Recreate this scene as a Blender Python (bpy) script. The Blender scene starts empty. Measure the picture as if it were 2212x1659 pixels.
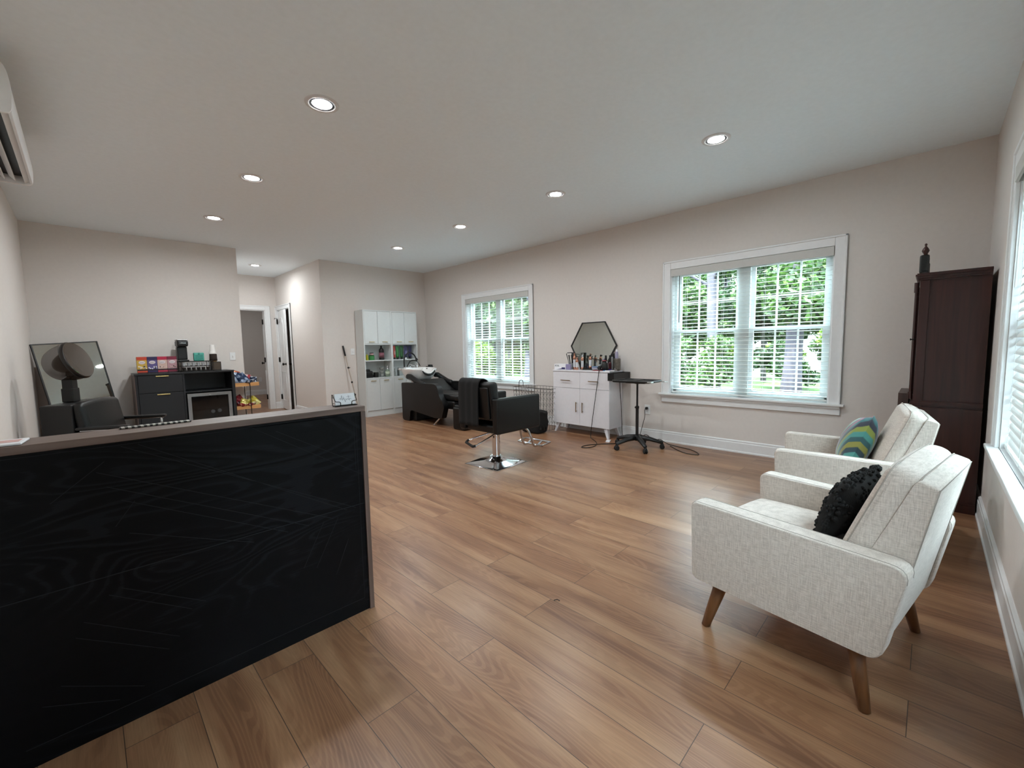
import bpy, bmesh, math, random
from math import sin, cos, pi, radians
from mathutils import Vector, Matrix
random.seed(7)
SC = bpy.context.scene
COL = SC.collection

# ------------------------------------------------------------------ camera
F_PX, YAW, PITCH, ROLL, CAM_H = 913.457, 45.21993, -4.95755, -1.05716, 1.186
yw, pt, rl = radians(YAW), radians(PITCH), radians(ROLL)
fw = Vector((sin(yw)*cos(pt), cos(yw)*cos(pt), sin(pt)))
r0 = Vector((cos(yw), -sin(yw), 0)); u0 = r0.cross(fw)
rt = cos(rl)*r0 + sin(rl)*u0
up = -sin(rl)*r0 + cos(rl)*u0
cd = bpy.data.cameras.new('camera'); cam = bpy.data.objects.new('camera', cd); COL.objects.link(cam)
cam.matrix_world = Matrix(((rt.x, up.x, -fw.x, 0), (rt.y, up.y, -fw.y, 0), (rt.z, up.z, -fw.z, CAM_H), (0, 0, 0, 1)))
cd.sensor_fit = 'HORIZONTAL'; cd.sensor_width = 36.0; cd.lens = 36.0*F_PX/2212.0
cd.clip_start = 0.02; cd.clip_end = 300
SC.camera = cam

# ------------------------------------------------------------------ exposure, world, sun
vs = SC.view_settings
vs.view_transform = 'Standard'; vs.look = 'None'; vs.gamma = 1.0; vs.use_curve_mapping = False
vs.exposure = 2.44
EXTERIOR = 1.0
w = bpy.data.worlds.new('world'); SC.world = w; w.use_nodes = True
nt = w.node_tree; nt.nodes.clear()
out = nt.nodes.new('ShaderNodeOutputWorld'); bg = nt.nodes.new('ShaderNodeBackground')
# bright hazy sky: pale at the horizon, stronger overhead
tcw = nt.nodes.new('ShaderNodeTexCoord'); sxw = nt.nodes.new('ShaderNodeSeparateXYZ'); mrw = nt.nodes.new('ShaderNodeMapRange')
nt.links.new(tcw.outputs['Generated'], sxw.inputs[0]); nt.links.new(sxw.outputs[2], mrw.inputs[0])
mrw.inputs[1].default_value = 0.05; mrw.inputs[2].default_value = 0.75; mrw.inputs[3].default_value = 2.0*EXTERIOR; mrw.inputs[4].default_value = 13.0*EXTERIOR
bg.inputs[0].default_value = (0.70, 0.88, 1.0, 1); nt.links.new(mrw.outputs[0], bg.inputs[1])
nt.links.new(bg.outputs[0], out.inputs[0])
SUN_DIR = Vector((0.6, -0.3, -0.9))
sd = bpy.data.lights.new('sun', 'SUN'); sd.energy = 4.0*EXTERIOR; sd.angle = radians(1.5); sd.color = (1, .95, .85)
so = bpy.data.objects.new('sun', sd); COL.objects.link(so)
so.rotation_euler = SUN_DIR.to_track_quat('-Z', 'Y').to_euler(); so.location = (-5, -5, 12)
LAMP_W = 3.2          # watts of each recessed lamp
try:
    SC.cycles.max_bounces = 10; SC.cycles.diffuse_bounces = 6; SC.cycles.transparent_max_bounces = 24
    SC.cycles.sample_clamp_indirect = 25.0; SC.cycles.caustics_reflective = False; SC.cycles.caustics_refractive = False
    SC.cycles.blur_glossy = 0.5
except Exception: pass

# room: window wall x=W, far wall y=L, near wall y=R, left wall x=XL, ceiling z=H
W, L, H, R, XL, X1, X2, HE = 4.935, 7.338, 2.706, -0.282, -0.411, 1.684, 2.871, 9.69
T_ = 0.14

# ------------------------------------------------------------------ materials
def lin(c):
    c = c.lstrip('#'); o = []
    for i in (0, 2, 4):
        v = int(c[i:i+2], 16)/255.0
        o.append(v/12.92 if v <= .04045 else ((v+.055)/1.055)**2.4)
    return (o[0], o[1], o[2], 1)
class N:
    def __init__(s, name):
        s.m = bpy.data.materials.new(name); s.m.use_nodes = True; s.t = s.m.node_tree
        s.b = s.t.nodes['Principled BSDF']; s.out = s.t.nodes['Material Output']
    def n(s, typ, **kw):
        nd = s.t.nodes.new(typ)
        for k, v in kw.items():
            if k.startswith('i_'):
                key = k[2:]; key = int(key) if key.isdigit() else key
                nd.inputs[key].default_value = v
            else: setattr(nd, k, v)
        return nd
    def l(s, a, b): s.t.links.new(a, b)
    def coord(s, scale=(1, 1, 1), rot=(0, 0, 0), kind='Object'):
        tc = s.n('ShaderNodeTexCoord'); mp = s.n('ShaderNodeMapping')
        mp.inputs['Scale'].default_value = scale; mp.inputs['Rotation'].default_value = rot
        s.l(tc.outputs[kind], mp.inputs[0]); return mp.outputs[0]
    def ramp(s, fac, stops):
        r = s.n('ShaderNodeValToRGB'); e = r.color_ramp.elements
        while len(e) < len(stops): e.new(0.5)
        for k, (p, c) in enumerate(stops): e[k].position = p; e[k].color = c
        s.l(fac, r.inputs[0]); return r.outputs[0]
    def bump(s, h, strength=.2, dist=.01):
        b = s.n('ShaderNodeBump'); b.inputs['Strength'].default_value = strength; b.inputs['Distance'].default_value = dist
        s.l(h, b.inputs['Height']); s.l(b.outputs[0], s.b.inputs['Normal'])
def mat(name, color, rough=.5, metal=0, noise=0.0, nscale=30, bump=0.0, bscale=200, spec=.5, coat=0, emit=None, estr=0, stretch=(1, 1, 1)):
    m = N(name); c = lin(color) if isinstance(color, str) else color
    m.b.inputs['Base Color'].default_value = c
    m.b.inputs['Roughness'].default_value = rough; m.b.inputs['Metallic'].default_value = metal
    m.b.inputs['Specular IOR Level'].default_value = spec; m.b.inputs['Coat Weight'].default_value = coat
    if emit:
        m.b.inputs['Emission Color'].default_value = lin(emit); m.b.inputs['Emission Strength'].default_value = estr
    nz = m.n('ShaderNodeTexNoise', i_Scale=nscale, i_Detail=3.0); m.l(m.coord(stretch), nz.inputs['Vector'])
    k = max(noise, .015)
    a = tuple(max(0, v*(1-k)) for v in c[:3])+(1,); b_ = tuple(min(1, v*(1+k)) for v in c[:3])+(1,)
    m.l(m.ramp(nz.outputs[0], [(.3, a), (.7, b_)]), m.b.inputs['Base Color'])
    if bump:
        n2 = m.n('ShaderNodeTexNoise', i_Scale=bscale, i_Detail=4.0); m.l(m.coord(stretch), n2.inputs['Vector'])
        m.bump(n2.outputs[0], bump, .003)
    return m.m
def glass(name, tint=(1, 1, 1, 1), refl=.5, opacity=0.0, body=(.1, .1, .1, 1)):
    m = N(name); m.t.nodes.remove(m.b)
    tr = m.n('ShaderNodeBsdfTransparent'); tr.inputs[0].default_value = tint
    gl = m.n('ShaderNodeBsdfGlossy'); gl.inputs['Roughness'].default_value = .02
    lw = m.n('ShaderNodeFresnel'); lw.inputs[0].default_value = 1.45
    mul = m.n('ShaderNodeMath', operation='MULTIPLY'); mul.inputs[1].default_value = refl
    m.l(lw.outputs[0], mul.inputs[0])
    mx = m.n('ShaderNodeMixShader'); m.l(mul.outputs[0], mx.inputs[0]); m.l(tr.outputs[0], mx.inputs[1]); m.l(gl.outputs[0], mx.inputs[2])
    last = mx.outputs[0]
    if opacity:
        df = m.n('ShaderNodeBsdfDiffuse'); df.inputs[0].default_value = body
        m2 = m.n('ShaderNodeMixShader'); m2.inputs[0].default_value = opacity
        m.l(last, m2.inputs[1]); m.l(df.outputs[0], m2.inputs[2]); last = m2.outputs[0]
    m.l(last, m.out.inputs[0]); return m.m

WALL = mat('wall_paint', '#dfd9d4', .75, bump=.08, bscale=350, spec=.25)
CEIL = mat('ceiling_paint', '#eef7fc', .85, bump=.06, bscale=300, spec=.2)
TRIM = mat('trim_white', '#ebedee', .38, spec=.45)
TRIM_W = mat('vinyl_white', '#e9eeee', .4)
BLACK = mat('black_satin', '#0c0c0d', .45, bump=.05)
PLASTIC = mat('black_plastic', '#0c0d0e', .42, bump=.05, bscale=400)
RUBBER = mat('black_rubber', '#101010', .7)
CHROME = mat('chrome', '#d8d8da', .1, 1)
BRUSHED = mat('brushed_steel', '#8f8f90', .32, .9, noise=.05)
GOLD = mat('brass_handle', '#d9bf7c', .3, .85)
WHITE = mat('white_laminate', '#d9dede', .42)
WHITE2 = mat('white_paint', '#e4e3e8', .4)
CERAMIC = mat('white_ceramic', '#e8e6e4', .12, coat=.5)
VINYL = mat('black_vinyl', '#050607', .38, bump=.12, bscale=90, coat=.05, spec=.4)
MIRROR = mat('mirror_glass', '#cfd6d2', .015, 1)
MATTE = mat('black_cloth', '#0d0c0c', .95, bump=.5, bscale=300)
CORDM = mat('cord_black', '#15140f', .5)
PAPER = mat('white_paper', '#f0f0f4', .7)
BRONZE = mat('oil_bronze', '#171310', .4, .6)

def floor_mat(name, dark=1.0):
    m = N(name)
    v = m.coord((1, 1, 1), (0, 0, pi/2))      # bricks run along world Y
    br = m.n('ShaderNodeTexBrick', offset=.37, offset_frequency=2, squash=1.0)
    br.inputs['Color1'].default_value = (0, 0, 0, 1); br.inputs['Color2'].default_value = (1, 1, 1, 1)
    br.inputs['Mortar'].default_value = (.5, .5, .5, 1)
    br.inputs['Scale'].default_value = 1.0; br.inputs['Mortar Size'].default_value = .0012
    br.inputs['Mortar Smooth'].default_value = .1; br.inputs['Bias'].default_value = 0
    br.inputs['Brick Width'].default_value = 1.22; br.inputs['Row Height'].default_value = .183
    m.l(v, br.inputs['Vector'])
    rnd = m.n('ShaderNodeSeparateColor'); m.l(br.outputs['Color'], rnd.inputs[0])
    wv = m.n('ShaderNodeMath', operation='MULTIPLY'); wv.inputs[1].default_value = 37.0; m.l(rnd.outputs[0], wv.inputs[0])
    # long soft tone drifts
    n1 = m.n('ShaderNodeTexNoise', noise_dimensions='4D', i_Scale=1.0, i_Detail=3.0, i_Distortion=.6)
    m.l(m.coord((9, 1.1, 1)), n1.inputs['Vector']); m.l(wv.outputs[0], n1.inputs['W'])
    # cathedral grain: rings through a distorted stretched field
    n2 = m.n('ShaderNodeTexNoise', noise_dimensions='4D', i_Scale=1.0, i_Detail=1.0, i_Distortion=.2)
    m.l(m.coord((6.5, .75, 1)), n2.inputs['Vector']); m.l(wv.outputs[0], n2.inputs['W'])
    mul = m.n('ShaderNodeMath', operation='MULTIPLY'); mul.inputs[1].default_value = 250.0; m.l(n2.outputs[0], mul.inputs[0])
    sn = m.n('ShaderNodeMath', operation='SINE'); m.l(mul.outputs[0], sn.inputs[0])
    n3 = m.n('ShaderNodeTexNoise', noise_dimensions='4D', i_Scale=1.0, i_Detail=5.0, i_Roughness=.7)
    m.l(m.coord((170, 5, 1)), n3.inputs['Vector']); m.l(wv.outputs[0], n3.inputs['W'])
    base = m.ramp(n1.outputs[0], [(.25, lin('#8a624a')), (.45, lin('#a27759')), (.62, lin('#b28968')), (.8, lin('#be9776'))])
    mixg = m.n('ShaderNodeMix', data_type='RGBA', blend_type='MULTIPLY'); 
    gr = m.ramp(sn.outputs[0], [(0.0, (.80, .75, .71, 1)), (.55, (1.02, 1.02, 1.02, 1))])
    msk = m.ramp(n1.outputs[0], [(.35, (1, 1, 1, 1)), (.6, (.15, .15, .15, 1))])
    m.l(msk, mixg.inputs[0]); m.l(base, mixg.inputs[6]); m.l(gr, mixg.inputs[7])
    mixf = m.n('ShaderNodeMix', data_type='RGBA', blend_type='MULTIPLY'); mixf.inputs[0].default_value = .75
    fr = m.ramp(n3.outputs[0], [(.3, (.72, .70, .68, 1)), (.6, (1.04, 1.03, 1.02, 1))])
    m.l(mixg.outputs[2], mixf.inputs[6]); m.l(fr, mixf.inputs[7])
    tone = m.ramp(rnd.outputs[0], [(0.0, (.9, .89, .88, 1)), (1.0, (1.06, 1.05, 1.04, 1))])
    mixt = m.n('ShaderNodeMix', data_type='RGBA', blend_type='MULTIPLY'); mixt.inputs[0].default_value = 1
    m.l(mixf.outputs[2], mixt.inputs[6]); m.l(tone, mixt.inputs[7])
    mixm = m.n('ShaderNodeMix', data_type='RGBA'); m.l(br.outputs['Fac'], mixm.inputs[0]); m.l(mixt.outputs[2], mixm.inputs[6])
    mixm.inputs[7].default_value = lin('#4d3a2e')
    dark *= .79
    dk = m.n('ShaderNodeMix', data_type='RGBA', blend_type='MULTIPLY'); dk.inputs[0].default_value = 1
    dk.inputs[7].default_value = (dark, dark, dark, 1); m.l(mixm.outputs[2], dk.inputs[6])
    m.l(dk.outputs[2], m.b.inputs['Base Color'])
    rr = m.ramp(n3.outputs[0], [(.2, (.36, .36, .36, 1)), (.8, (.26, .26, .26, 1))]); m.l(rr, m.b.inputs['Roughness'])
    m.b.inputs['Specular IOR Level'].default_value = .5
    add = m.n('ShaderNodeMath', operation='SUBTRACT'); m.l(n3.outputs[0], add.inputs[0]); m.l(br.outputs['Fac'], add.inputs[1])
    m.bump(add.outputs[0], .15, .002)
    return m.m
FLOOR = floor_mat('plank_floor')

def fabric(name, c1, c2, sc=260):
    m = N(name)
    a = m.n('ShaderNodeTexNoise', i_Scale=1.0, i_Detail=2.0); m.l(m.coord((sc*.12, sc*.12, sc*1.2)), a.inputs['Vector'])
    b = m.n('ShaderNodeTexNoise', i_Scale=1.0, i_Detail=2.0); m.l(m.coord((sc*1.2, sc*1.2, sc*.12)), b.inputs['Vector'])
    s = m.n('ShaderNodeMath', operation='ADD'); m.l(a.outputs[0], s.inputs[0]); m.l(b.outputs[0], s.inputs[1])
    h = m.n('ShaderNodeMath', operation='MULTIPLY'); h.inputs[1].default_value = .5; m.l(s.outputs[0], h.inputs[0])
    m.l(m.ramp(h.outputs[0], [(.36, lin(c1)), (.6, lin(c2))]), m.b.inputs['Base Color'])
    m.b.inputs['Roughness'].default_value = .95; m.b.inputs['Specular IOR Level'].default_value = .15
    m.b.inputs['Sheen Weight'].default_value = .25
    m.bump(h.outputs[0], .5, .004); return m.m
LINEN = fabric('oatmeal_linen', '#c0b4aa', '#dbd0c6')
SEAM = mat('linen_seam', '#a49b92', .9)
def wood(name, c1, c2, axis=2, rough=.4, sc=1.0, bumpv=.05):
    m = N(name); s = [28*sc, 28*sc, 28*sc]; s[axis] = 1.6*sc
    n1 = m.n('ShaderNodeTexNoise', i_Scale=1.0, i_Detail=4.0, i_Distortion=1.0); m.l(m.coord(tuple(s)), n1.inputs['Vector'])
    m.l(m.ramp(n1.outputs[0], [(.3, lin(c1)), (.7, lin(c2))]), m.b.inputs['Base Color'])
    m.b.inputs['Roughness'].default_value = rough; m.bump(n1.outputs[0], bumpv, .003); return m.m
LEGWOOD = wood('walnut_leg', '#5a3a22', '#7d5433')
CHERRY = wood('cherry_case', '#2a1210', '#41201b', 2, .3)
BROWN_TOP = wood('brown_laminate', '#5a4840', '#75625a', 0, .5)
BROWN_SIDE = wood('brown_laminate_side', '#4e3c34', '#66524a', 2, .5)
RACKWOOD = wood('bamboo', '#c08a52', '#d9a56b', 0, .5)
def blackoak():
    m = N('black_woodgrain')
    n2 = m.n('ShaderNodeTexNoise', i_Scale=1.0, i_Detail=2.0, i_Distortion=.5); m.l(m.coord((.9, 1, 3.2)), n2.inputs['Vector'])
    mul = m.n('ShaderNodeMath', operation='MULTIPLY'); mul.inputs[1].default_value = 150.0; m.l(n2.outputs[0], mul.inputs[0])
    sn = m.n('ShaderNodeMath', operation='SINE'); m.l(mul.outputs[0], sn.inputs[0])
    n3 = m.n('ShaderNodeTexNoise', i_Scale=1.0, i_Detail=3.0); m.l(m.coord((6, 1, 160)), n3.inputs['Vector'])
    n4 = m.n('ShaderNodeTexNoise', i_Scale=1.3, i_Detail=1.0); m.l(m.coord((1, 1, 1)), n4.inputs['Vector'])
    a = m.n('ShaderNodeMath', operation='MULTIPLY'); m.l(sn.outputs[0], a.inputs[0])
    mk = m.ramp(n4.outputs[0], [(.42, (0.15, .15, .15, 1)), (.62, (1, 1, 1, 1))]); m.l(mk, a.inputs[1])
    b = m.n('ShaderNodeMath', operation='ADD'); m.l(a.outputs[0], b.inputs[0]); m.l(n3.outputs[0], b.inputs[1])
    m.l(m.ramp(b.outputs[0], [(.0, lin('#040507')), (.8, lin('#07080b')), (1.0, lin('#121418'))]), m.b.inputs['Base Color'])
    m.l(m.ramp(b.outputs[0], [(0, (.5, .5, .5, 1)), (1, (.36, .36, .36, 1))]), m.b.inputs['Roughness'])
    m.b.inputs['Specular IOR Level'].default_value = .13
    m.bump(b.outputs[0], .3, .001); return m.m
BLACKOAK = blackoak()
GROOVE = mat('groove_line', '#1d1e22', .7, spec=.2)

# ------------------------------------------------------------------ mesh building
class MB:
    def __init__(s): s.v = []; s.f = []; s.mi = []; s.sm = []; s.T = Matrix.Identity(4)
    def at(s, M): s.T = M; return s
    def add(s, vs_, fs, mi=0, smooth=False, T=None):
        o = len(s.v); M = s.T @ T if T is not None else s.T
        s.v += [tuple(M @ Vector(p)) for p in vs_]
        flip = M.to_3x3().determinant() < 0
        for f in fs:
            f = [o+i for i in f]
            s.f.append(f[::-1] if flip else f); s.mi.append(mi); s.sm.append(smooth)
        return s
    def box(s, x0, x1, y0, y1, z0, z1, mi=0, T=None):
        v = [(x, y, z) for z in (z0, z1) for y in (y0, y1) for x in (x0, x1)]
        return s.add(v, [(0, 2, 3, 1), (4, 5, 7, 6), (0, 1, 5, 4), (2, 6, 7, 3), (0, 4, 6, 2), (1, 3, 7, 5)], mi, False, T)
    def rbox(s, x0, x1, y0, y1, z0, z1, r=.01, k=2, mid=1, fn=None, mi=0, T=None):
        lo = (x0, y0, z0); hi = (x1, y1, z1); r = min(r, min(hi[i]-lo[i] for i in range(3))/2*.999)
        cs = []
        for i in range(3):
            a = [lo[i]+r*(1-cos(j*pi/2/k)) if k > 1 else lo[i]+r*j for j in range(k+1)]
            b = [hi[i]-r*(1-cos(j*pi/2/k)) if k > 1 else hi[i]-r*j for j in range(k, -1, -1)]
            m = [lo[i]+r+(hi[i]-lo[i]-2*r)*j/mid for j in range(1, mid)]
            cs.append(a+m+b)
        idx = {}; vs_ = []; fs = []
        def vid(a, b, c):
            key = (a, b, c)
            if key not in idx:
                p = [cs[0][a], cs[1][b], cs[2][c]]
                q = [min(max(p[i], lo[i]+r), hi[i]-r) for i in range(3)]
                d = Vector(p)-Vector(q)
                if d.length > 1e-9: d = d.normalized()*r
                P = Vector(q)+d
                if fn: P = Vector(fn(P))
                idx[key] = len(vs_); vs_.append(tuple(P))
            return idx[key]
        nx, ny, nz = [len(c)-1 for c in cs]
        for a in range(nx):
            for b in range(ny):
                fs.append((vid(a, b, 0), vid(a, b+1, 0), vid(a+1, b+1, 0), vid(a+1, b, 0)))
                fs.append((vid(a, b, nz), vid(a+1, b, nz), vid(a+1, b+1, nz), vid(a, b+1, nz)))
        for a in range(nx):
            for c in range(nz):
                fs.append((vid(a, 0, c), vid(a+1, 0, c), vid(a+1, 0, c+1), vid(a, 0, c+1)))
                fs.append((vid(a, ny, c), vid(a, ny, c+1), vid(a+1, ny, c+1), vid(a+1, ny, c)))
        for b in range(ny):
            for c in range(nz):
                fs.append((vid(0, b, c), vid(0, b, c+1), vid(0, b+1, c+1), vid(0, b+1, c)))
                fs.append((vid(nx, b, c), vid(nx, b+1, c), vid(nx, b+1, c+1), vid(nx, b, c+1)))
        return s.add(vs_, fs, mi, True, T)
    def lathe(s, prof, c=(0, 0, 0), seg=20, mi=0, sx=1, sy=1, T=None, smooth=True):
        vs_ = []; fs = []; n = len(prof)
        for i in range(seg):
            a = 2*pi*i/seg
            for r, z in prof: vs_.append((c[0]+r*cos(a)*sx, c[1]+r*sin(a)*sy, c[2]+z))
        for i in range(seg):
            j = (i+1) % seg
            for k in range(n-1): fs.append((i*n+k, j*n+k, j*n+k+1, i*n+k+1))
        if prof[0][0] > 1e-5: fs.append(tuple(i*n for i in range(seg))[::-1])
        if prof[-1][0] > 1e-5: fs.append(tuple(i*n+n-1 for i in range(seg)))
        s.add(vs_, fs, mi, smooth, T)
        return s
    def cyl(s, c, r, h, seg=20, mi=0, T=None, r2=None, b=.0):
        r2 = r if r2 is None else r2
        if b: pr = [(0, 0), (r-b, 0), (r, b), (r2, h-b), (r2-b, h), (0, h)]
        else: pr = [(0, 0), (r, 0), (r, 0), (r2, h), (r2, h), (0, h)]
        return s.lathe(pr, c, seg, mi, T=T)
    def tube(s, pts, r, seg=8, mi=0, closed=False, T=None, rad=None, cap=True, flat=1.0):
        P = [Vector(p) for p in pts]; n = len(P); vs_ = []; fs = []
        t = []
        for i in range(n):
            if closed: d = P[(i+1) % n]-P[(i-1) % n]
            else: d = P[min(i+1, n-1)]-P[max(i-1, 0)]
            t.append(d.normalized() if d.length > 1e-9 else Vector((0, 0, 1)))
        nrm = t[0].orthogonal().normalized()
        for i in range(n):
            nrm = (nrm-t[i]*nrm.dot(t[i]))
            nrm = nrm.normalized() if nrm.length > 1e-6 else t[i].orthogonal().normalized()
            bn = t[i].cross(nrm); rr = rad[i] if rad else r
            for k in range(seg):
                a = 2*pi*k/seg; vs_.append(tuple(P[i]+nrm*cos(a)*rr+bn*sin(a)*rr*flat))
        m = n if closed else n-1
        for i in range(m):
            j = (i+1) % n
            for k in range(seg):
                l_ = (k+1) % seg; fs.append((i*seg+k, i*seg+l_, j*seg+l_, j*seg+k))
        if not closed and cap:
            fs.append(tuple(range(seg))[::-1]); fs.append(tuple((n-1)*seg+k for k in range(seg)))
        return s.add(vs_, fs, mi, True, T)
    def prism(s, poly, a, b, axis='x', mi=0, T=None, smooth=False):
        n = len(poly)
        def mk(p, h):
            return {'x': (h, p[0], p[1]), 'y': (p[0], h, p[1]), 'z': (p[0], p[1], h)}[axis]
        vs_ = [mk(p, a) for p in poly]+[mk(p, b) for p in poly]
        fs = [tuple(range(n))[::-1], tuple(range(n, 2*n))]
        fs2 = [(i, (i+1) % n, n+(i+1) % n, n+i) for i in range(n)]
        ar = sum(poly[i][0]*poly[(i+1) % n][1]-poly[(i+1) % n][0]*poly[i][1] for i in range(n))
        flip = (ar < 0) ^ (b < a) ^ (axis == 'y')
        if flip: fs = [f[::-1] for f in fs]; fs2 = [f[::-1] for f in fs2]
        s.add(vs_, fs, mi, False, T); return s.add(vs_, fs2, mi, smooth, T)
    def build(s, name, mats, parent=None, wn=True):
        me = bpy.data.meshes.new(name); me.from_pydata(s.v, [], s.f)
        if not isinstance(mats, (list, tuple)): mats = [mats]
        for m in mats: me.materials.append(m)
        me.polygons.foreach_set('material_index', s.mi); me.polygons.foreach_set('use_smooth', s.sm)
        me.update(); o = bpy.data.objects.new(name, me); COL.objects.link(o)
        if parent is not None: o.parent = parent
        if wn and any(s.sm):
            md = o.modifiers.new('wn', 'WEIGHTED_NORMAL'); md.keep_sharp = True
        return o
def arc(cx, cy, r, a0, a1, n=6):
    return [(cx+r*cos(radians(a0+(a1-a0)*i/n)), cy+r*sin(radians(a0+(a1-a0)*i/n))) for i in range(n+1)]
def rpoly(pts, r, n=4):
    """round the corners of a 2-D polygon; r may be a list"""
    out_ = []; m = len(pts)
    for i in range(m):
        p = Vector(pts[i]); a = Vector(pts[i-1])-p; b = Vector(pts[(i+1) % m])-p
        rr = r[i] if isinstance(r, (list, tuple)) else r
        d = min(rr, a.length*.49, b.length*.49); A = p+a.normalized()*d; B = p+b.normalized()*d
        for k in range(n+1):
            t = k/n; q = A*(1-t)**2+p*2*t*(1-t)+B*t*t; out_.append((q.x, q.y))
    return out_
def curve(pts, n=6):
    """Catmull-Rom through 3-D points"""
    P = [Vector(p) for p in pts]; P = [P[0]*2-P[1]]+P+[P[-1]*2-P[-2]]; o = []
    for i in range(1, len(P)-2):
        for k in range(n):
            t = k/n; a, b, c, d = P[i-1], P[i], P[i+1], P[i+2]
            o.append(.5*((2*b)+(c-a)*t+(2*a-5*b+4*c-d)*t*t+(3*b-a-3*c+d)*t**3))
    o.append(P[-2]); return o
def Tr(x=0, y=0, z=0): return Matrix.Translation((x, y, z))
def Rt(deg, ax='Z'): return Matrix.Rotation(radians(deg), 4, ax)
def tag(o, label=None, cat=None, group=None, kind=None):
    if label: o['label'] = label
    if cat: o['category'] = cat
    if group: o['group'] = group
    if kind: o['kind'] = kind
    return o
def thing(name, label, cat, loc=(0, 0, 0), rz=0, group=None):
    o = bpy.data.objects.new(name, None); COL.objects.link(o); o.location = loc; o.rotation_euler = (0, 0, radians(rz))
    o.empty_display_size = .1
    return tag(o, label, cat, group)
def struct(mb, name, m, parent=None):
    o = mb.build(name, m, parent)
    if parent is None: o['kind'] = 'structure'
    return o
def single(mb, name, m, label, cat, loc=(0, 0, 0), rz=0, group=None):
    o = mb.build(name, m); o.location = loc; o.rotation_euler = (0, 0, radians(rz)); return tag(o, label, cat, group)
def copytree(o, parent=None):
    c = o.copy(); COL.objects.link(c)
    if parent is not None: c.parent = parent
    for ch in list(o.children): copytree(ch, c)
    return c
def text(name, body, size, m, parent, loc, rot, ext=.0006, align='CENTER', sx=1):
    c = bpy.data.curves.new(name, 'FONT'); c.body = body; c.size = size; c.extrude = ext; c.align_x = align; c.align_y = 'CENTER'
    c.materials.append(m); o = bpy.data.objects.new(name, c); COL.objects.link(o); o.parent = parent
    o.location = loc; o.rotation_euler = rot; o.scale = (sx, 1, 1)
    dg = bpy.context.evaluated_depsgraph_get(); dg.update(); me = bpy.data.meshes.new_from_object(o.evaluated_get(dg))
    q = bpy.data.objects.new(name, me); COL.objects.link(q); q.parent = parent; q.location = loc; q.rotation_euler = rot; q.scale = (sx, 1, 1)
    bpy.data.objects.remove(o); return q

# ------------------------------------------------------------------ room shell
B_ = 0.005
struct(MB().box(XL-T_, W+.16, R-.16, L+.0, -.1, 0).box(X1-.14, X2+.9, L, 14.2, -.1, 0), 'floor', FLOOR)
struct(MB().box(XL-T_, W+.16, R-.16, L, H, H+.15).box(X1-.14, X2+.9, L, 14.2, H, H+.15), 'ceiling', CEIL)
struct(MB().box(XL-T_, XL, R-.16, L+T_, 0, H), 'wall_left', WALL)
# window openings: (centre offset along wall) inner opening lo, hi, z0, z1
Z0, Z1 = .60, 2.06
EDX0, EDX1 = .34, 1.27      # unseen glazed entrance door, added in the near wall for daylight
WIN1, WIN2, WIN3 = (4.49, 6.04), (.675, 2.225), (1.87, 3.41)
def wall_with_holes(mb, a0, a1, holes, put):
    cur = a0
    for lo, hi in holes:
        put(mb, cur, lo, 0, H); put(mb, lo, hi, 0, Z0); put(mb, lo, hi, Z1, H); cur = hi
    put(mb, cur, a1, 0, H)
m_ = MB(); wall_with_holes(m_, R-.16, L+T_, [WIN2, WIN1], lambda mb, a, b, c, d: mb.box(W, W+.16, a, b, c, d)); struct(m_, 'wall_right', WALL)
m_ = MB(); m_.box(XL, EDX0, R-.16, R, 0, H).box(EDX0, EDX1, R-.16, R, 2.06, H); wall_with_holes(m_, EDX1, W, [WIN3], lambda mb, a, b, c, d: mb.box(a, b, R-.16, R, c, d)); struct(m_, 'wall_near', WALL)
struct(MB().box(XL, X1, L, L+T_, 0, H).box(X2, W, L, L+T_, 0, H), 'wall_far', WALL)
struct(MB().box(X1-T_, X1, L+T_, HE+T_, 0, H), 'wall_hall_left', WALL)
D2A, D2B, DH = 8.90, 9.62, 2.03      # door in the hall's right wall
struct(MB().box(X2, X2+T_, L+T_, D2A, 0, H).box(X2, X2+T_, D2A, D2B, DH, H).box(X2, X2+T_, D2B, HE+T_, 0, H), 'wall_hall_right', WALL)
D1A, D1B = 1.86, 2.66                # door in the hall's end wall
struct(MB().box(X1, D1A, HE, HE+T_, 0, H).box(D1A, D1B, HE, HE+T_, DH, H).box(D1B, X2, HE, HE+T_, 0, H), 'wall_hall_end', WALL)
# room beyond the hall and the closet
struct(MB().box(X1-T_, X2+.9, 13.3, 13.44, 0, H).box(X1-T_, X1, HE+T_, 13.3, 0, H).box(X2+.8, X2+.9, HE+T_, 13.3, 0, H).box(X2, X2+.9, HE+T_-.01, HE+T_+.1, 0, H), 'wall_back_room', WALL)
struct(MB().box(X2+.8, X2+.9, L+T_, HE+T_, 0, H), 'wall_closet', WALL)

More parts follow.
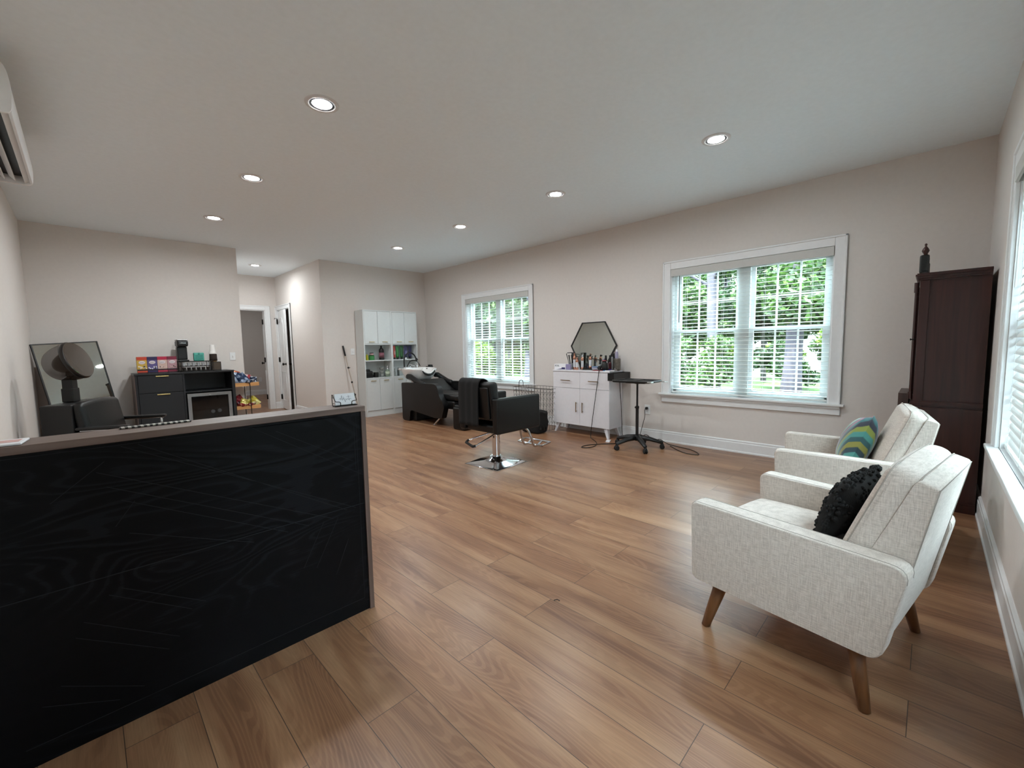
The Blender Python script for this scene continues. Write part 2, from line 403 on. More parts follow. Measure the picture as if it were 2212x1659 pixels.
def baseboard(name, segs, h=.135, t=.016):
    """segs: (axis, fixed coordinate, sign into the room, from, to)"""
    m = MB()
    for ax, f, s, a, b in segs:
        prof = [(0, 0), (s*(t+.006), 0), (s*(t+.006), .014), (s*t, .02), (s*t, h-.03), (s*(t-.004), h-.024), (s*(t-.003), h-.008), (s*.004, h), (0, h)]
        if ax == 'x': m.prism([(f+p, z) for p, z in prof], a, b, 'y')
        else: m.prism([(f+p, z) for p, z in prof], a, b, 'x')
    return struct(m, name, TRIM)
baseboard('baseboard_right', [('x', W, -1, R, L)])
baseboard('baseboard_near', [('y', R, 1, XL, EDX0-.09), ('y', R, 1, EDX1+.09, W)])
baseboard('baseboard_left', [('x', XL, 1, R, L)])
baseboard('baseboard_far', [('y', L, -1, XL, X1), ('y', L, -1, X2, W)])
baseboard('baseboard_hall', [('x', X2, -1, L, D2A-.09), ('x', X1, 1, L, HE), ('y', HE, -1, D1B+.09, X2)])
baseboard('baseboard_back_room', [('y', 13.3, -1, X1, X2+.8)])

# ------------------------------------------------------------------ windows and blinds
GLASS = glass('window_glass', (.97, .99, .98, 1), .6)
BLINDW = mat('blind_slat', '#dfe3e1', .5)
BLINDV = mat('blind_valance', '#c9c9c5', .55)
def window(n, M, w_, tilt, blind_label, frame=True):
    """M maps local (a along the wall, d out of the room, z) to the world; opening from a=0 to a=w_"""
    casing = MB().at(M); cw = .092
    for a0, a1, z0, z1 in ((-cw, 0, Z0, Z1+cw), (w_, w_+cw, Z0, Z1+cw), (0, w_, Z1, Z1+cw)):
        casing.rbox(a0, a1, -.018, .0, z0, z1, .004, 1)
    # raised back band along the outside edge
    casing.rbox(-cw, -cw+.018, -.026, 0, Z0, Z1+cw, .004, 1).rbox(w_+cw-.018, w_+cw, -.026, 0, Z0, Z1+cw, .004, 1).rbox(-cw, w_+cw, -.026, 0, Z1+cw-.018, Z1+cw, .004, 1)
    wo = casing.build('window_%d' % n, TRIM); wo['kind'] = 'structure'
    MB().at(M).box(0, w_, 0, .16, Z1-.012, Z1).box(0, .012, 0, .16, Z0, Z1-.012).box(w_-.012, w_, 0, .16, Z0, Z1-.012).build('jamb', TRIM, wo)
    MB().at(M).rbox(-cw-.03, w_+cw+.03, -.05, .0, Z0-.022, Z0+.001, .006, 2).box(.012, w_-.012, 0, .15, Z0-.02, Z0+.001).build('sill', TRIM, wo)
    MB().at(M).rbox(-cw, w_+cw, -.02, 0, Z0-.105, Z0-.022, .004, 1).rbox(-cw, w_+cw, -.03, 0, Z0-.045, Z0-.022, .004, 1).build('apron', TRIM, wo)
    mul = .11; zz0, zz1 = Z0+.02, Z1-.012
    MB().at(M).box(w_/2-mul/2, w_/2+mul/2, .07, .15, zz0, zz1).box(.012, .045, .08, .15, zz0, zz1).box(w_-.045, w_-.012, .08, .15, zz0, zz1).box(.012, w_-.012, .08, .15, zz0-.02, zz0+.02).box(.012, w_-.012, .08, .15, zz1-.03, zz1).build('window_frame', TRIM_W, wo)
    zm = (zz0+zz1)/2
    for side in (0, 1):
        a0 = .045 if side == 0 else w_/2+mul/2; a1 = w_/2-mul/2 if side == 0 else w_-.045
        for up_ in (0, 1):
            b0, b1 = (zz0+.02, zm+.02) if not up_ else (zm-.02, zz1-.03); d0, d1 = (.085, .11) if not up_ else (.115, .14)
            s = MB().at(M); f_ = .038
            s.box(a0, a0+f_, d0, d1, b0, b1).box(a1-f_, a1, d0, d1, b0, b1).box(a0+f_, a1-f_, d0, d1, b0, b0+f_).box(a0+f_, a1-f_, d0, d1, b1-f_, b1)
            for k in (1, 2):
                c = a0+f_+(a1-a0-2*f_)*k/3; s.box(c-.008, c+.008, (d0+d1)/2-.006, (d0+d1)/2+.006, b0+f_, b1-f_)
            c = (b0+b1)/2; s.box(a0+f_, a1-f_, (d0+d1)/2-.0055, (d0+d1)/2+.0055, c-.008, c+.008)
            so_ = s.build('sash', TRIM_W, wo)
            MB().at(M).box(a0+f_-.003, a1-f_+.003, (d0+d1)/2-.0015, (d0+d1)/2+.0015, b0+f_-.003, b1-f_+.003).build('pane', GLASS, so_)
    # blind
    bt = thing('window_blind', blind_label, 'blind', (0, 0, 0)); pc = M @ Vector((w_/2, .03, Z0)); bt.location = pc
    Mi = Matrix.Translation(-pc) @ M
    sl = MB().at(Mi); a0, a1 = .018, w_-.018; sp = .0425; z = Z1-.085; zs = []
    while z > Z0+.045: zs.append(z); z -= sp
    for z in zs:
        ct = cos(radians(tilt)); st = sin(radians(tilt)); pr = []
        for k in range(5):
            q = -.024+.012*k; hgt = .003*(1-(q/.024)**2)
            pr.append((.036+q*ct-hgt*st, z+q*st+hgt*ct))
        pr += [(p[0]+.0018*st, p[1]-.0022*ct) for p in pr[::-1]]
        sl.prism(pr, a0, a1, 'x')
    sl.build('slats', BLINDW, bt)
    MB().at(Mi).rbox(.004, w_-.004, -.022, -.008, Z1-.085, Z1-.004, .004, 2).box(.014, w_-.014, .0, .055, Z1-.05, Z1-.013).box(.004, .014, -.008, .05, Z1-.085, Z1-.004).box(w_-.014, w_-.004, -.008, .05, Z1-.085, Z1-.004).build('valance', BLINDV, bt)
    MB().at(Mi).rbox(a0, a1, .013, .059, Z0+.012, Z0+.03, .004, 1).build('bottom_rail', BLINDW, bt)
    c = MB().at(Mi); lads = [w_*f for f in (.11, .37, .63, .89)]
    for a in lads:
        for d in (.012, .06): c.tube([(a, d, Z0+.02), (a, d, Z1-.05)], .0011, 5)
    c.build('ladder_cords', BLINDW, bt)
    MB().at(Mi).tube([(.10, .003, Z1-.08), (.103, .0, Z1-.62)], .004, 6).build('tilt_wand', PLASTIC if n == 2 else BLINDW, bt)
    return wo
# local a increases along +Y for the right wall seen from outside ordering
MW = lambda y0: Matrix(((0, 1, 0, W), (1, 0, 0, y0), (0, 0, 1, 0), (0, 0, 0, 1)))
# for window wall mirror so that a=0 sits at the high-y (left in view) end
MWm = lambda y1: Matrix(((0, 1, 0, W), (-1, 0, 0, y1), (0, 0, 1, 0), (0, 0, 0, 1)))
window(1, MWm(WIN1[1]), WIN1[1]-WIN1[0], 8, 'white slatted blind on the far window, above the wire basket and beside the shampoo chair')
window(2, MWm(WIN2[1]), WIN2[1]-WIN2[0], 7, 'white slatted blind on the wide window between the hexagonal mirror and the grandfather clock')
window(3, Matrix(((-1, 0, 0, WIN3[1]), (0, -1, 0, R), (0, 0, 1, 0), (0, 0, 0, 1))), WIN3[1]-WIN3[0], 56, 'pale blue-lit slatted blind on the window at the right edge behind the armchairs')
for (cx, cy, rz, wd) in ((W+.17, sum(WIN1)/2, 90, 1.55), (W+.17, sum(WIN2)/2, 90, 1.55), (sum(WIN3)/2, R-.17, 0, 1.54), ((EDX0+EDX1)/2, R-.17, 1, .9)):
    ld = bpy.data.lights.new('window_portal', 'AREA'); ld.shape = 'RECTANGLE'; ld.size = wd; ld.size_y = Z1-Z0 if rz != 1 else 2.0
    ld.cycles.is_portal = True
    lo_ = bpy.data.objects.new('window_portal', ld); COL.objects.link(lo_); lo_.location = (cx, cy, (Z0+Z1)/2 if rz != 1 else 1.02)
    d = Vector((-1, 0, 0)) if rz == 90 else Vector((0, 1, 0)); lo_.rotation_euler = d.to_track_quat('-Z', 'Y').to_euler()

# ------------------------------------------------------------------ hall doors
def casing_hall(name, M, w_, h_, cw=.085):
    m = MB().at(M)
    for a0, a1, z0, z1 in ((-cw, 0, 0, h_+cw), (w_, w_+cw, 0, h_+cw), (0, w_, h_, h_+cw)):
        m.rbox(a0, a1, -.018, 0, z0, z1, .004, 1)
    m.rbox(-cw, -cw+.02, -.026, 0, 0, h_+cw, .004, 1).rbox(w_+cw-.02, w_+cw, -.026, 0, 0, h_+cw, .004, 1).rbox(-cw, w_+cw, -.026, 0, h_+cw-.02, h_+cw, .004, 1)
    m.box(0, .015, 0, T_, 0, h_).box(w_-.015, w_, 0, T_, 0, h_).box(.015, w_-.015, 0, T_, h_-.015, h_)
    return m.build(name, TRIM)
def leaf(parent, M, w_, h_=2.0):
    """door leaf from local x 0..w_, thickness y 0..-.035 (front face y=-.035), arched upper panel"""
    m = MB().at(M).box(0, w_, -.035, 0, .012, h_)
    for z0, z1, arch in ((.2, .78, 0), (.92, 1.86, 1)):
        a0, a1 = .12, w_-.12
        P = [(a0, z0), (a1, z0)]
        if arch:
            P += [(a1, z1-.1)]+[(a1-(a1-a0)*k/10, z1-.1+.1*sin(pi*k/10)**1.3) for k in range(1, 10)]+[(a0, z1-.1)]
        else: P += [(a1, z1), (a0, z1)]
        for yy in (-.035, 0):
            pts = [(x, yy, z) for x, z in P]; m.tube(pts, .009, 6, closed=True, flat=.6)
            c = ((a0+a1)/2, (z0+z1)/2)
            q = [(c[0]+(x-c[0])*.80, c[1]+(z-c[1])*.9) for x, z in P]
            m.prism(q, yy-.004, yy+.004, 'y')
    lf = m.build('door_leaf', TRIM, parent)
    k = MB().at(M)
    for s in (-1, 1):
        y = -.0175+s*.0175
        k.lathe([(0, 0), (.026, 0), (.026, .006), (.011, .01), (.011, .035), (.02, .042), (.027, .052), (.025, .064), (.012, .07), (0, .071)], seg=14,
                T=Tr(w_-.065, y, .94) @ Rt(90 if s < 0 else -90, 'X'))
    k.build('door_knob', BRONZE, lf)
    return lf
def hinges(parent, M, hs=(.25, 1.02, 1.8)):
    m = MB().at(M)
    for z in hs: m.tube([(0, -.012, z-.045), (0, -.012, z+.045)], .007, 8).box(-.004, .034, -.006, .001, z-.045, z+.045)
    return m.build('hinge', BRONZE, parent)
d1 = casing_hall('door_1', Matrix(((1, 0, 0, D1A), (0, 1, 0, HE), (0, 0, 1, 0), (0, 0, 0, 1))), D1B-D1A, DH); d1['kind'] = 'structure'
# leaf hinged on the right jamb, swung back into the room beyond
Ml = Tr(D1B-.016, HE+T_-.002, 0) @ Rt(75)
leaf(d1, Ml, .76)
mh = MB()
for z in (.25, 1.02, 1.8): mh.box(D1B-.018, D1B-.0145, HE+T_-.045, HE+T_-.006, z-.05, z+.05).tube([(D1B-.022, HE+T_+.004, z-.05), (D1B-.022, HE+T_+.004, z+.05)], .008, 8)
mh.build('hinge', BRONZE, d1)
M2 = Matrix(((0, 1, 0, X2), (-1, 0, 0, D2B), (0, 0, 1, 0), (0, 0, 0, 1)))
d2 = casing_hall('door_2', M2, D2B-D2A, DH); d2['kind'] = 'structure'
Ml2 = Tr(X2+.036, D2B-.017, 0) @ Rt(-90-8)
leaf(d2, Ml2, .68)
mh = MB()
for z in (.25, 1.02, 1.8): mh.tube([(X2-.012, D2B-.012, z-.05), (X2-.012, D2B-.012, z+.05)], .008, 8).box(X2-.022, X2-.004, D2B-.008, D2B+.03, z-.05, z+.05)
mh.tube([(X2-.012, D2B-.01, 1.86), (X2-.07, D2B-.03, 1.87), (X2-.075, D2B-.035, 1.84)], .005, 6)
mh.build('hinge', BRONZE, d2)

Me = Matrix(((-1, 0, 0, EDX1), (0, -1, 0, R), (0, 0, 1, 0), (0, 0, 0, 1)))
d3 = casing_hall('added_door_3', Me, EDX1-EDX0, 2.06); d3['kind'] = 'structure'  # added door out of view, lets daylight onto desk front and near armchair
ew = EDX1-EDX0-.03
lf3 = MB().at(Me).box(.015, .125, .06, .10, .01, 2.04).box(ew-.095, ew+.015, .06, .10, .01, 2.04).box(.125, ew-.095, .06, .10, .01, 1.02).box(.125, ew-.095, .06, .10, 1.90, 2.04).build('door_leaf', TRIM, d3)
MB().at(Me).box(.125, ew-.095, .077, .083, 1.02, 1.90).build('door_glass', GLASS, lf3)
MB().at(Me).lathe([(0, 0), (.026, 0), (.026, .006), (.011, .01), (.011, .035), (.02, .042), (.027, .052), (.012, .07), (0, .071)], seg=14, T=Tr(.07, .06, .94) @ Rt(90, 'X')).build('door_knob', BRONZE, lf3)

# ------------------------------------------------------------------ ceiling lights
LENS = mat('lamp_lens', '#ffffff', .4, emit='#fbfdff', estr=14)
TRIMR = mat('lamp_trim', '#d8d8d8', .45)
def ceiling_light(x, y, label, watts):
    t = thing('recessed_light', label, 'ceiling light', (x, y, H), group='recessed ceiling lights')
    MB().lathe([(.072, -.004), (.074, -.0065), (.08, -.0085), (.09, -.0075), (.098, -.004), (.1, 0), (.1, .0), (.072, .0), (.072, -.004)], seg=32).build('trim_ring', TRIMR, t)
    MB().lathe([(0, -.0045), (.05, -.0045), (.071, -.003), (.071, -.0005), (0, -.0005)], seg=32).build('lens', LENS, t)
    ld = bpy.data.lights.new('lamp', 'AREA'); ld.shape = 'DISK'; ld.size = .13; ld.energy = watts; ld.spread = radians(172); ld.color = (.93, .98, 1)
    lo = bpy.data.objects.new('lamp', ld); COL.objects.link(lo); lo.parent = t; lo.location = (0, 0, -.012)
    return t
for x, y, lb in ((1.15, 2.75, 'recessed ceiling light in the left row, nearest and largest in view'), (1.15, 4.30, 'recessed ceiling light in the left row, second from the camera'),
                 (1.15, 5.84, 'recessed ceiling light in the left row, above the coffee bar'), (3.44, 1.22, 'recessed ceiling light in the right row, nearest, in front of the wide window'),
                 (3.44, 2.75, 'recessed ceiling light in the right row, second from the camera'), (3.44, 4.27, 'recessed ceiling light in the right row, third from the camera'),
                 (3.44, 5.78, 'recessed ceiling light in the right row, farthest, near the white shelves')):
    ceiling_light(x, y, lb, LAMP_W*(1.15 if x < 2 else .62))
ceiling_light(2.236, 8.53, 'recessed ceiling light inside the hallway beyond the main ceiling', LAMP_W*.8)

ceiling_light(2.9, 11.6, 'unseen ceiling light added to brighten the back room beyond the hallway door', LAMP_W*.35)  # added lamp, out of view, lifts the dark room behind the hall

# ------------------------------------------------------------------ outlets and switches
def plate(name, label, cat, M, kind):
    t = thing(name, label, cat, (0, 0, 0)); t.matrix_world = M
    t.location = M.to_translation(); t.rotation_euler = M.to_euler()
    MB().rbox(-.036, .036, 0, .007, -.058, .058, .003, 2).build('plate', TRIM, t)
    if kind == 'switch': MB().rbox(-.005, .005, .006, .02, -.013, .013, .002, 1, T=Rt(20, 'X')).build('toggle', TRIM, t)
    else:
        for z in (-.02, .02): MB().rbox(-.017, .017, .006, .010, z-.014, z+.014, .003, 2).box(-.008, -.005, .0101, .0106, z-.004, z+.006, 1).box(.005, .008, .0101, .0106, z-.004, z+.006, 1).build('receptacle', [TRIM, BLACK], t)
    return t
def wallM(x, y, z, facing):   # plates are modelled facing +Y
    a = {'+y': 0, '-y': 180, '-x': 90, '+x': -90}[facing]
    return Tr(x, y, z) @ Rt(a)
plate('light_switch', 'white light switch on the wall between the coffee bar and the hallway', 'light switch', wallM(1.545, L, 1.13, '-y'), 'switch')
plate('light_switch', 'white light switch on the wall left of the tall white shelves', 'light switch', wallM(3.375, L, 1.16, '-y'), 'switch')
plate('wall_outlet', 'white wall outlet with a black plug below the wide window', 'outlet', wallM(W, 2.505, .375, '-x'), 'outlet')
plate('wall_outlet', 'white wall outlet low on the back wall seen through the hallway door', 'outlet', wallM(3.42, 13.3, .42, '-y'), 'outlet')
single(MB().cyl((0, 0, 0), .017, .03, 12, b=.003, T=Rt(-90, 'Y')).tube(curve([(-.03, 0, 0), (-.06, 0, -.02), (-.06, .0, -.1), (-.05, .03, -.2), (-.07, .06, -.34), (-.075, .1, -.386), (-.07, .2, -.388), (-.075, .3, -.388)]), .004, 6),
       'plug_and_lead', CORDM, 'black plug and cord in the outlet below the wide window', 'plug', (W-.0115, 2.505, .395))

# ------------------------------------------------------------------ reception desk
dk = thing('reception_desk', 'black woodgrain reception desk with brown top and etched lines, in the left foreground', 'desk', (.25, 1.78, 0))
DX0, DX1 = -.395, .862
def dl(mb): return mb.at(Tr(-.25, -1.78, 0))
DT = .94
fp = dl(MB()).box(DX0+.02, DX1-.02, 1.786, 1.804, .0, DT-.024)
def gl_(p, q, wd=.0011):
    a = Vector(p); b = Vector(q); d = (b-a).normalized(); n_ = Vector((-d.y, d.x))*wd
    fp.prism([tuple(a-n_), tuple(b-n_), tuple(b+n_), tuple(a+n_)], 1.7854, 1.7862, 'y', mi=1)
gl_((DX0+.02, .5), (DX1-.02, .5), .0014)
for p, q in (((.06, .90), (.80, .49)), ((.10, .90), (.76, .49)), ((.0, .83), (.70, .47)), ((.02, .78), (.60, .47)), ((.05, .73), (.52, .47)), ((.06, .62), (.40, .47)), ((.03, .65), (.08, .72)),
             ((.42, .905), (.74, .905)), ((.42, .905), (.84, .63)), ((.5, .88), (.8, .7)), ((.84, .63), (.84, .8)), ((.81, .87), (.81, .66)), ((.55, .905), (.66, .905)),
             ((.0, .44), (.2, .30)), ((.03, .45), (.24, .31)), ((-.06, .38), (.16, .22)), ((-.08, .34), (.13, .19)), ((.72, .47), (.62, .28)), ((.66, .47), (.57, .3)), ((.76, .36), (.7, .22)),
             ((-.1, .76), (.02, .86)), ((-.16, .17), (.0, .09)), ((-.12, .21), (.06, .10)),
             ((-.2, .905), (.82, .905)), ((.82, .905), (.82, .06)), ((.82, .06), (-.2, .06))):
    gl_(p, q, .0009)
fp.build('front_panel', [BLACKOAK, GROOVE], dk)
dl(MB()).rbox(DX0, DX1, 1.777, 1.925, DT-.024, DT, .0025, 1).build('top', BROWN_TOP, dk)
for x in (DX0, DX1-.02): dl(MB()).prism([(1.778, 0), (2.42, 0), (2.42, .745), (1.925, .745), (1.925, DT-.0245), (1.778, DT-.0245)], x, x+.02, 'x').build('side_panel', BROWN_SIDE, dk)
dl(MB()).rbox(DX0+.021, DX1-.021, 1.806, 2.41, .70, .724, .002, 1).build('work_surface', BROWN_TOP, dk)
# magazine, zebra folder, cards
single(MB().rbox(-.11, .11, -.05, .05, 0, .006, .002, 1, T=Rt(-6)).box(-.1, .1, -.02, .03, .0062, .0066, 1, T=Rt(-6)), 'magazine', [PAPER, mat('magazine_pink', '#d9a9a4', .4)],
       'pale glossy magazine lying on the left end of the desk top', 'magazine', (-.245, 1.85, DT+.0005))
def zebra():
    m = N('zebra_print'); wv = m.n('ShaderNodeTexWave', i_Scale=20.0, i_Distortion=2.0); wv.inputs['Detail Scale'].default_value = 1.2
    m.l(m.coord((1, .5, 1)), wv.inputs['Vector']); m.l(m.ramp(wv.outputs[1] if len(wv.outputs) > 1 else wv.outputs[0], [(.48, lin('#0b0b0b')), (.52, lin('#b5b2ab'))]), m.b.inputs['Base Color'])
    m.b.inputs['Roughness'].default_value = .5; return m.m
single(MB().rbox(-.095, .095, -.016, .016, 0, .005, .002, 2), 'pencil_case', zebra(), 'thin zebra-striped case lying along the back edge of the desk top', 'case', (.16, 1.897, DT+.0005))
WIRE = mat('black_wire', '#17130f', .45, .4)
ch = thing('card_holder', 'small black wire card holder on the right end of the desk top', 'card holder', (.805, 1.852, DT), rz=-3)
m = MB(); m.rbox(-.05, .05, -.016, .016, .0, .004, .0015, 1)
for s in (-1, 1):
    m.tube(curve([(s*.05, .014, .004), (s*.05, .016, .045), (s*.049, .012, .05), (s*.047, -.012, .026), (s*.044, -.015, .022), (s*.03, -.015, .02), (s*.025, -.015, .016), (s*.025, -.015, .003)], 4), .0016, 6)
m.tube([(-.05, .015, .012), (.05, .015, .012)], .0014, 6).tube([(-.05, .016, .038), (.05, .016, .038)], .0014, 6)
m.build('wire_frame', WIRE, ch)
cs_ = thing('business_cards', 'stack of white business cards with grey script lettering in the wire holder on the desk', 'business cards', (.805, 1.850, DT+.0045), rz=-3)
MB().box(-.0445, .0445, -.006, .004, 0, .05, T=Rt(-14, 'X')).build('card_stack', PAPER, cs_)
scr = MB(); Tm = Rt(-14, 'X') @ Tr(0, -.0063, 0)
for pts in ([(-.026, 0, .024), (-.02, 0, .030), (-.018, 0, .022), (-.013, 0, .042), (-.012, 0, .02), (-.008, 0, .03), (-.004, 0, .022)], [(-.006, 0, .036), (.0, 0, .012), (.004, 0, .026), (.008, 0, .020), (.012, 0, .027), (.015, 0, .021)],
            [(.016, 0, .042), (.018, 0, .018), (.022, 0, .026), (.028, 0, .022)], [(.008, 0, .034), (.026, 0, .036)]):
    scr.tube(curve(pts, 5), .0006, 5, T=Tm)
scr.build('script_lettering', mat('ink_grey', '#6f7078', .6), cs_)

# ------------------------------------------------------------------ armchairs
def armchair(label, loc, rz):
    t = thing('armchair', label, 'armchair', loc, rz)
    hw = .355; aw = .095
    for s in (-1, 1):
        P = rpoly([(-.285, .20), (.335, .20), (.345, .535), (-.345, .52)], [.04, .03, .035, .05], 5)
        mb = MB(); n = len(P); x0, x1 = (hw-aw, hw) if s > 0 else (-hw, -hw+aw); c = (x0+x1)/2
        rings = []
        for f, x in ((.965, x0), (.99, x0+.008), (1.0, x0+.022), (1.0, x1-.022), (.99, x1-.008), (.965, x1)):
            cy = 0.0; cz = .367
            rings.append([(x, cy+(p[0]-cy)*(1-(1-f)*.55), cz+(p[1]-cz)*f) for p in P])
        vs_ = [p for r_ in rings for p in r_]; fs = []
        for i in range(len(rings)-1):
            for k in range(n): fs.append((i*n+k, i*n+(k+1) % n, (i+1)*n+(k+1) % n, (i+1)*n+k))
        fs.append(tuple(range(n))[::-1]); fs.append(tuple((len(rings)-1)*n+k for k in range(n)))
        mb.add(vs_, fs, 0, True)
        a = mb.build('armrest', LINEN, t)
        sm_ = MB()
        for xx in (x0+.012, x1-.012):
            top = [(xx, p[0]*.995, .367+(p[1]-.367)*.993) for p in P[12:24]]
            sm_.tube(top, .0018, 5)
        sm_.build('seam', SEAM, a)
    MB().rbox(-hw+aw+.001, hw-aw-.001, -.27, .325, .205, .315, .02, 3).build('seat_base', LINEN, t)
    def puff(p):
        u = 1-abs(p.x/.26)**2.6; v = 1-abs((p.y-.085)/.25)**2.6
        k = max(u, 0)**.6*max(v, 0)**.6
        return (p.x, p.y+(.012*max(u, 0) if p.y > .3 else 0), p.z+(.022*k if p.z > .37 else 0))
    MB().rbox(-hw+aw+.003, hw-aw-.003, -.16, .335, .317, .415, .035, 4, 5, puff).build('seat_cushion', LINEN, t)
    fpoly = rpoly([(-.15, .25), (-.275, .20), (-.378, .752), (-.330, .768), (-.228, .515), (-.19, .42)], [.02, .03, .012, .012, .05, .05], 4)
    hb_w = hw-aw
    m = MB(); n = len(fpoly); cyy = sum(p[0] for p in fpoly)/n; czz = sum(p[1] for p in fpoly)/n; rings = []
    for f, x in ((.93, -hb_w), (.985, -hb_w+.004), (1, -hb_w+.014), (1, hb_w-.014), (.985, hb_w-.004), (.93, hb_w)):
        rings.append([(x, cyy+(p[0]-cyy)*f, czz+(p[1]-czz)*(1-(1-f)*.3)) for p in fpoly])
    fs = []
    for q in range(len(rings)-1):
        for k in range(n): fs.append((q*n+k, q*n+(k+1) % n, (q+1)*n+(k+1) % n, (q+1)*n+k))
    fs = [f[::-1] for f in fs]; fs.append(tuple(range(n))); fs.append(tuple((len(rings)-1)*n+k for k in range(n))[::-1])
    m.add([p for r_ in rings for p in r_], fs, 0, True); bf = m.build('back_frame', LINEN, t)
    MB().tube([(-hb_w+.006, -.287, .26), (-hb_w+.006, -.376, .745), (hb_w-.006, -.376, .745), (hb_w-.006, -.287, .26)], .0022, 5).build('back_seam', SEAM, bf)
    Tc = Tr(0, -.168, .410) @ Rt(20.5, 'X')
    def puff2(p):
        u = max(0, 1-abs(p.x/.262)**3); v = max(0, 1-abs((p.z-.2)/.21)**3)
        return (p.x, p.y+(.014*u*v if p.y > .03 else 0), p.z+(.010*u if p.z > .3 else 0))
    cu = MB().rbox(-.258, .258, -.040, .052, .006, .400, .042, 5, 5, puff2, T=Tc).build('back_cushion', LINEN, t)
    sm = MB()
    for yy in (.040, -.030):
        pl = rpoly([(-.2575, .02), (.2575, .02), (.2575, .396), (-.2575, .396)], .045, 5)
        sm.tube([(p[0], yy, p[1]+(.006*(1-abs(p[0]/.26)**3) if p[1] > .38 else 0)) for p in pl], .0024, 5, closed=True, T=Tc)
    sm.build('welt', SEAM, cu)
    for sx in (-1, 1):
        for sy in (-1, 1):
            a = Vector((sx*.285, .235 if sy > 0 else -.205, .206)); b = Vector((sx*.318, .285 if sy > 0 else -.25, 0))
            MB().tube([a, a*.5+b*.5, b], .02, 14, rad=[.027, .022, .0165]).build('leg', LEGWOOD, t)
    return t
armchair('oatmeal linen armchair in the right foreground, holding the black pillow', (2.035, .292, 0), -9.5)
armchair('oatmeal linen armchair behind the front one, holding the striped pillow', (3.313, .356, 0), 7)
def pillow_mesh(w_, h_, t_, n=14):
    m = MB(); vs_ = []; fs = []
    for side in (1, -1):
        for i in range(n+1):
            for j in range(n+1):
                u = -1+2*i/n; v = -1+2*j/n
                k = max(0, (1-u*u))**.5*max(0, (1-v*v))**.5
                pin = 1-.07*(1-abs(u)**2)*abs(v)**6-.0
                pin2 = 1-.07*(1-abs(v)**2)*abs(u)**6
                vs_.append((u*w_/2*pin2, side*t_/2*k**.8, v*h_/2*pin))
    o = (n+1)**2
    for i in range(n):
        for j in range(n):
            a = i*(n+1)+j; f = (a, a+n+1, a+n+2, a+1)
            fs.append(f); fs.append(tuple(q+o for q in f[::-1]))
    m.add(vs_, fs, 0, True); return m
def stripes():
    m = N('striped_velvet'); 
    cr = ['#16484c', '#3a7f78', '#7c8430', '#141c30', '#1d6266', '#8c3354', '#121833', '#5f978a', '#8d8634', '#1a4c53', '#2a2140', '#3f867d', '#12343d', '#7f7a2c', '#216a69']
    sx = m.n('ShaderNodeSeparateXYZ'); nz = m.n('ShaderNodeTexNoise', i_Scale=6.0, i_Detail=2.0)
    co = m.coord((1, 1, 1), (0, radians(35), 0)); m.l(co, sx.inputs[0]); m.l(co, nz.inputs['Vector'])
    ad = m.n('ShaderNodeMath', operation='MULTIPLY_ADD'); ad.inputs[1].default_value = .03; m.l(nz.outputs[0], ad.inputs[0])
    mm = m.n('ShaderNodeMath', operation='MULTIPLY_ADD'); mm.inputs[1].default_value = 3.6; mm.inputs[2].default_value = .5
    m.l(sx.outputs[0], mm.inputs[0]); m.l(mm.outputs[0], ad.inputs[2])
    fq = m.n('ShaderNodeMath', operation='FRACT'); m.l(ad.outputs[0], fq.inputs[0])
    r = m.n('ShaderNodeValToRGB'); r.color_ramp.interpolation = 'LINEAR'; e = r.color_ramp.elements
    while len(e) < 28: e.new(.5)
    for k in range(14):
        p0 = k/14; p1 = (k+.85)/14
        e[2*k].position = p0+.002; e[2*k].color = lin(cr[k]); e[2*k+1].position = p1; e[2*k+1].color = lin(cr[k])
    m.l(fq.outputs[0], r.inputs[0]); m.l(r.outputs[0], m.b.inputs['Base Color']); m.b.inputs['Roughness'].default_value = .6
    m.b.inputs['Sheen Weight'].default_value = .5; return m.m
p = pillow_mesh(.37, .34, .17).build('throw_pillow', stripes())
tag(p, 'teal, green and purple striped throw pillow in the farther armchair', 'pillow')
p.matrix_world = Tr(3.313, .356, 0) @ Rt(7) @ Tr(.09, -.055, .545) @ Rt(20, 'X') @ Rt(14, 'Y')
bp_ = pillow_mesh(.36, .27, .11)
rnd = random.Random(3)
for i in range(420):     # soft loops along the edges and over the face
    u = rnd.uniform(-1, 1); v = rnd.uniform(-1, 1)
    if rnd.random() < .45:
        if rnd.random() < .5: u = rnd.choice((-1, 1))*rnd.uniform(.97, 1.03)
        else: v = rnd.choice((-1, 1))*rnd.uniform(.97, 1.03)
    k = max(0, 1-u*u)**.5*max(0, 1-v*v)**.5
    c = Vector((u*.178, rnd.choice((-1, 1))*.054*k**.8, v*.133)); r_ = rnd.uniform(.006, .010)
    bp_.lathe([(0, -r_), (r_*.7, -r_*.7), (r_, 0), (r_*.7, r_*.7), (0, r_)], tuple(c), 6)
p = bp_.build('throw_pillow', MATTE); tag(p, 'black fringed throw pillow in the front armchair', 'pillow')
p.matrix_world = Tr(2.035, .292, 0) @ Rt(-9.5) @ Tr(.03, -.085, .558) @ Rt(20, 'X')

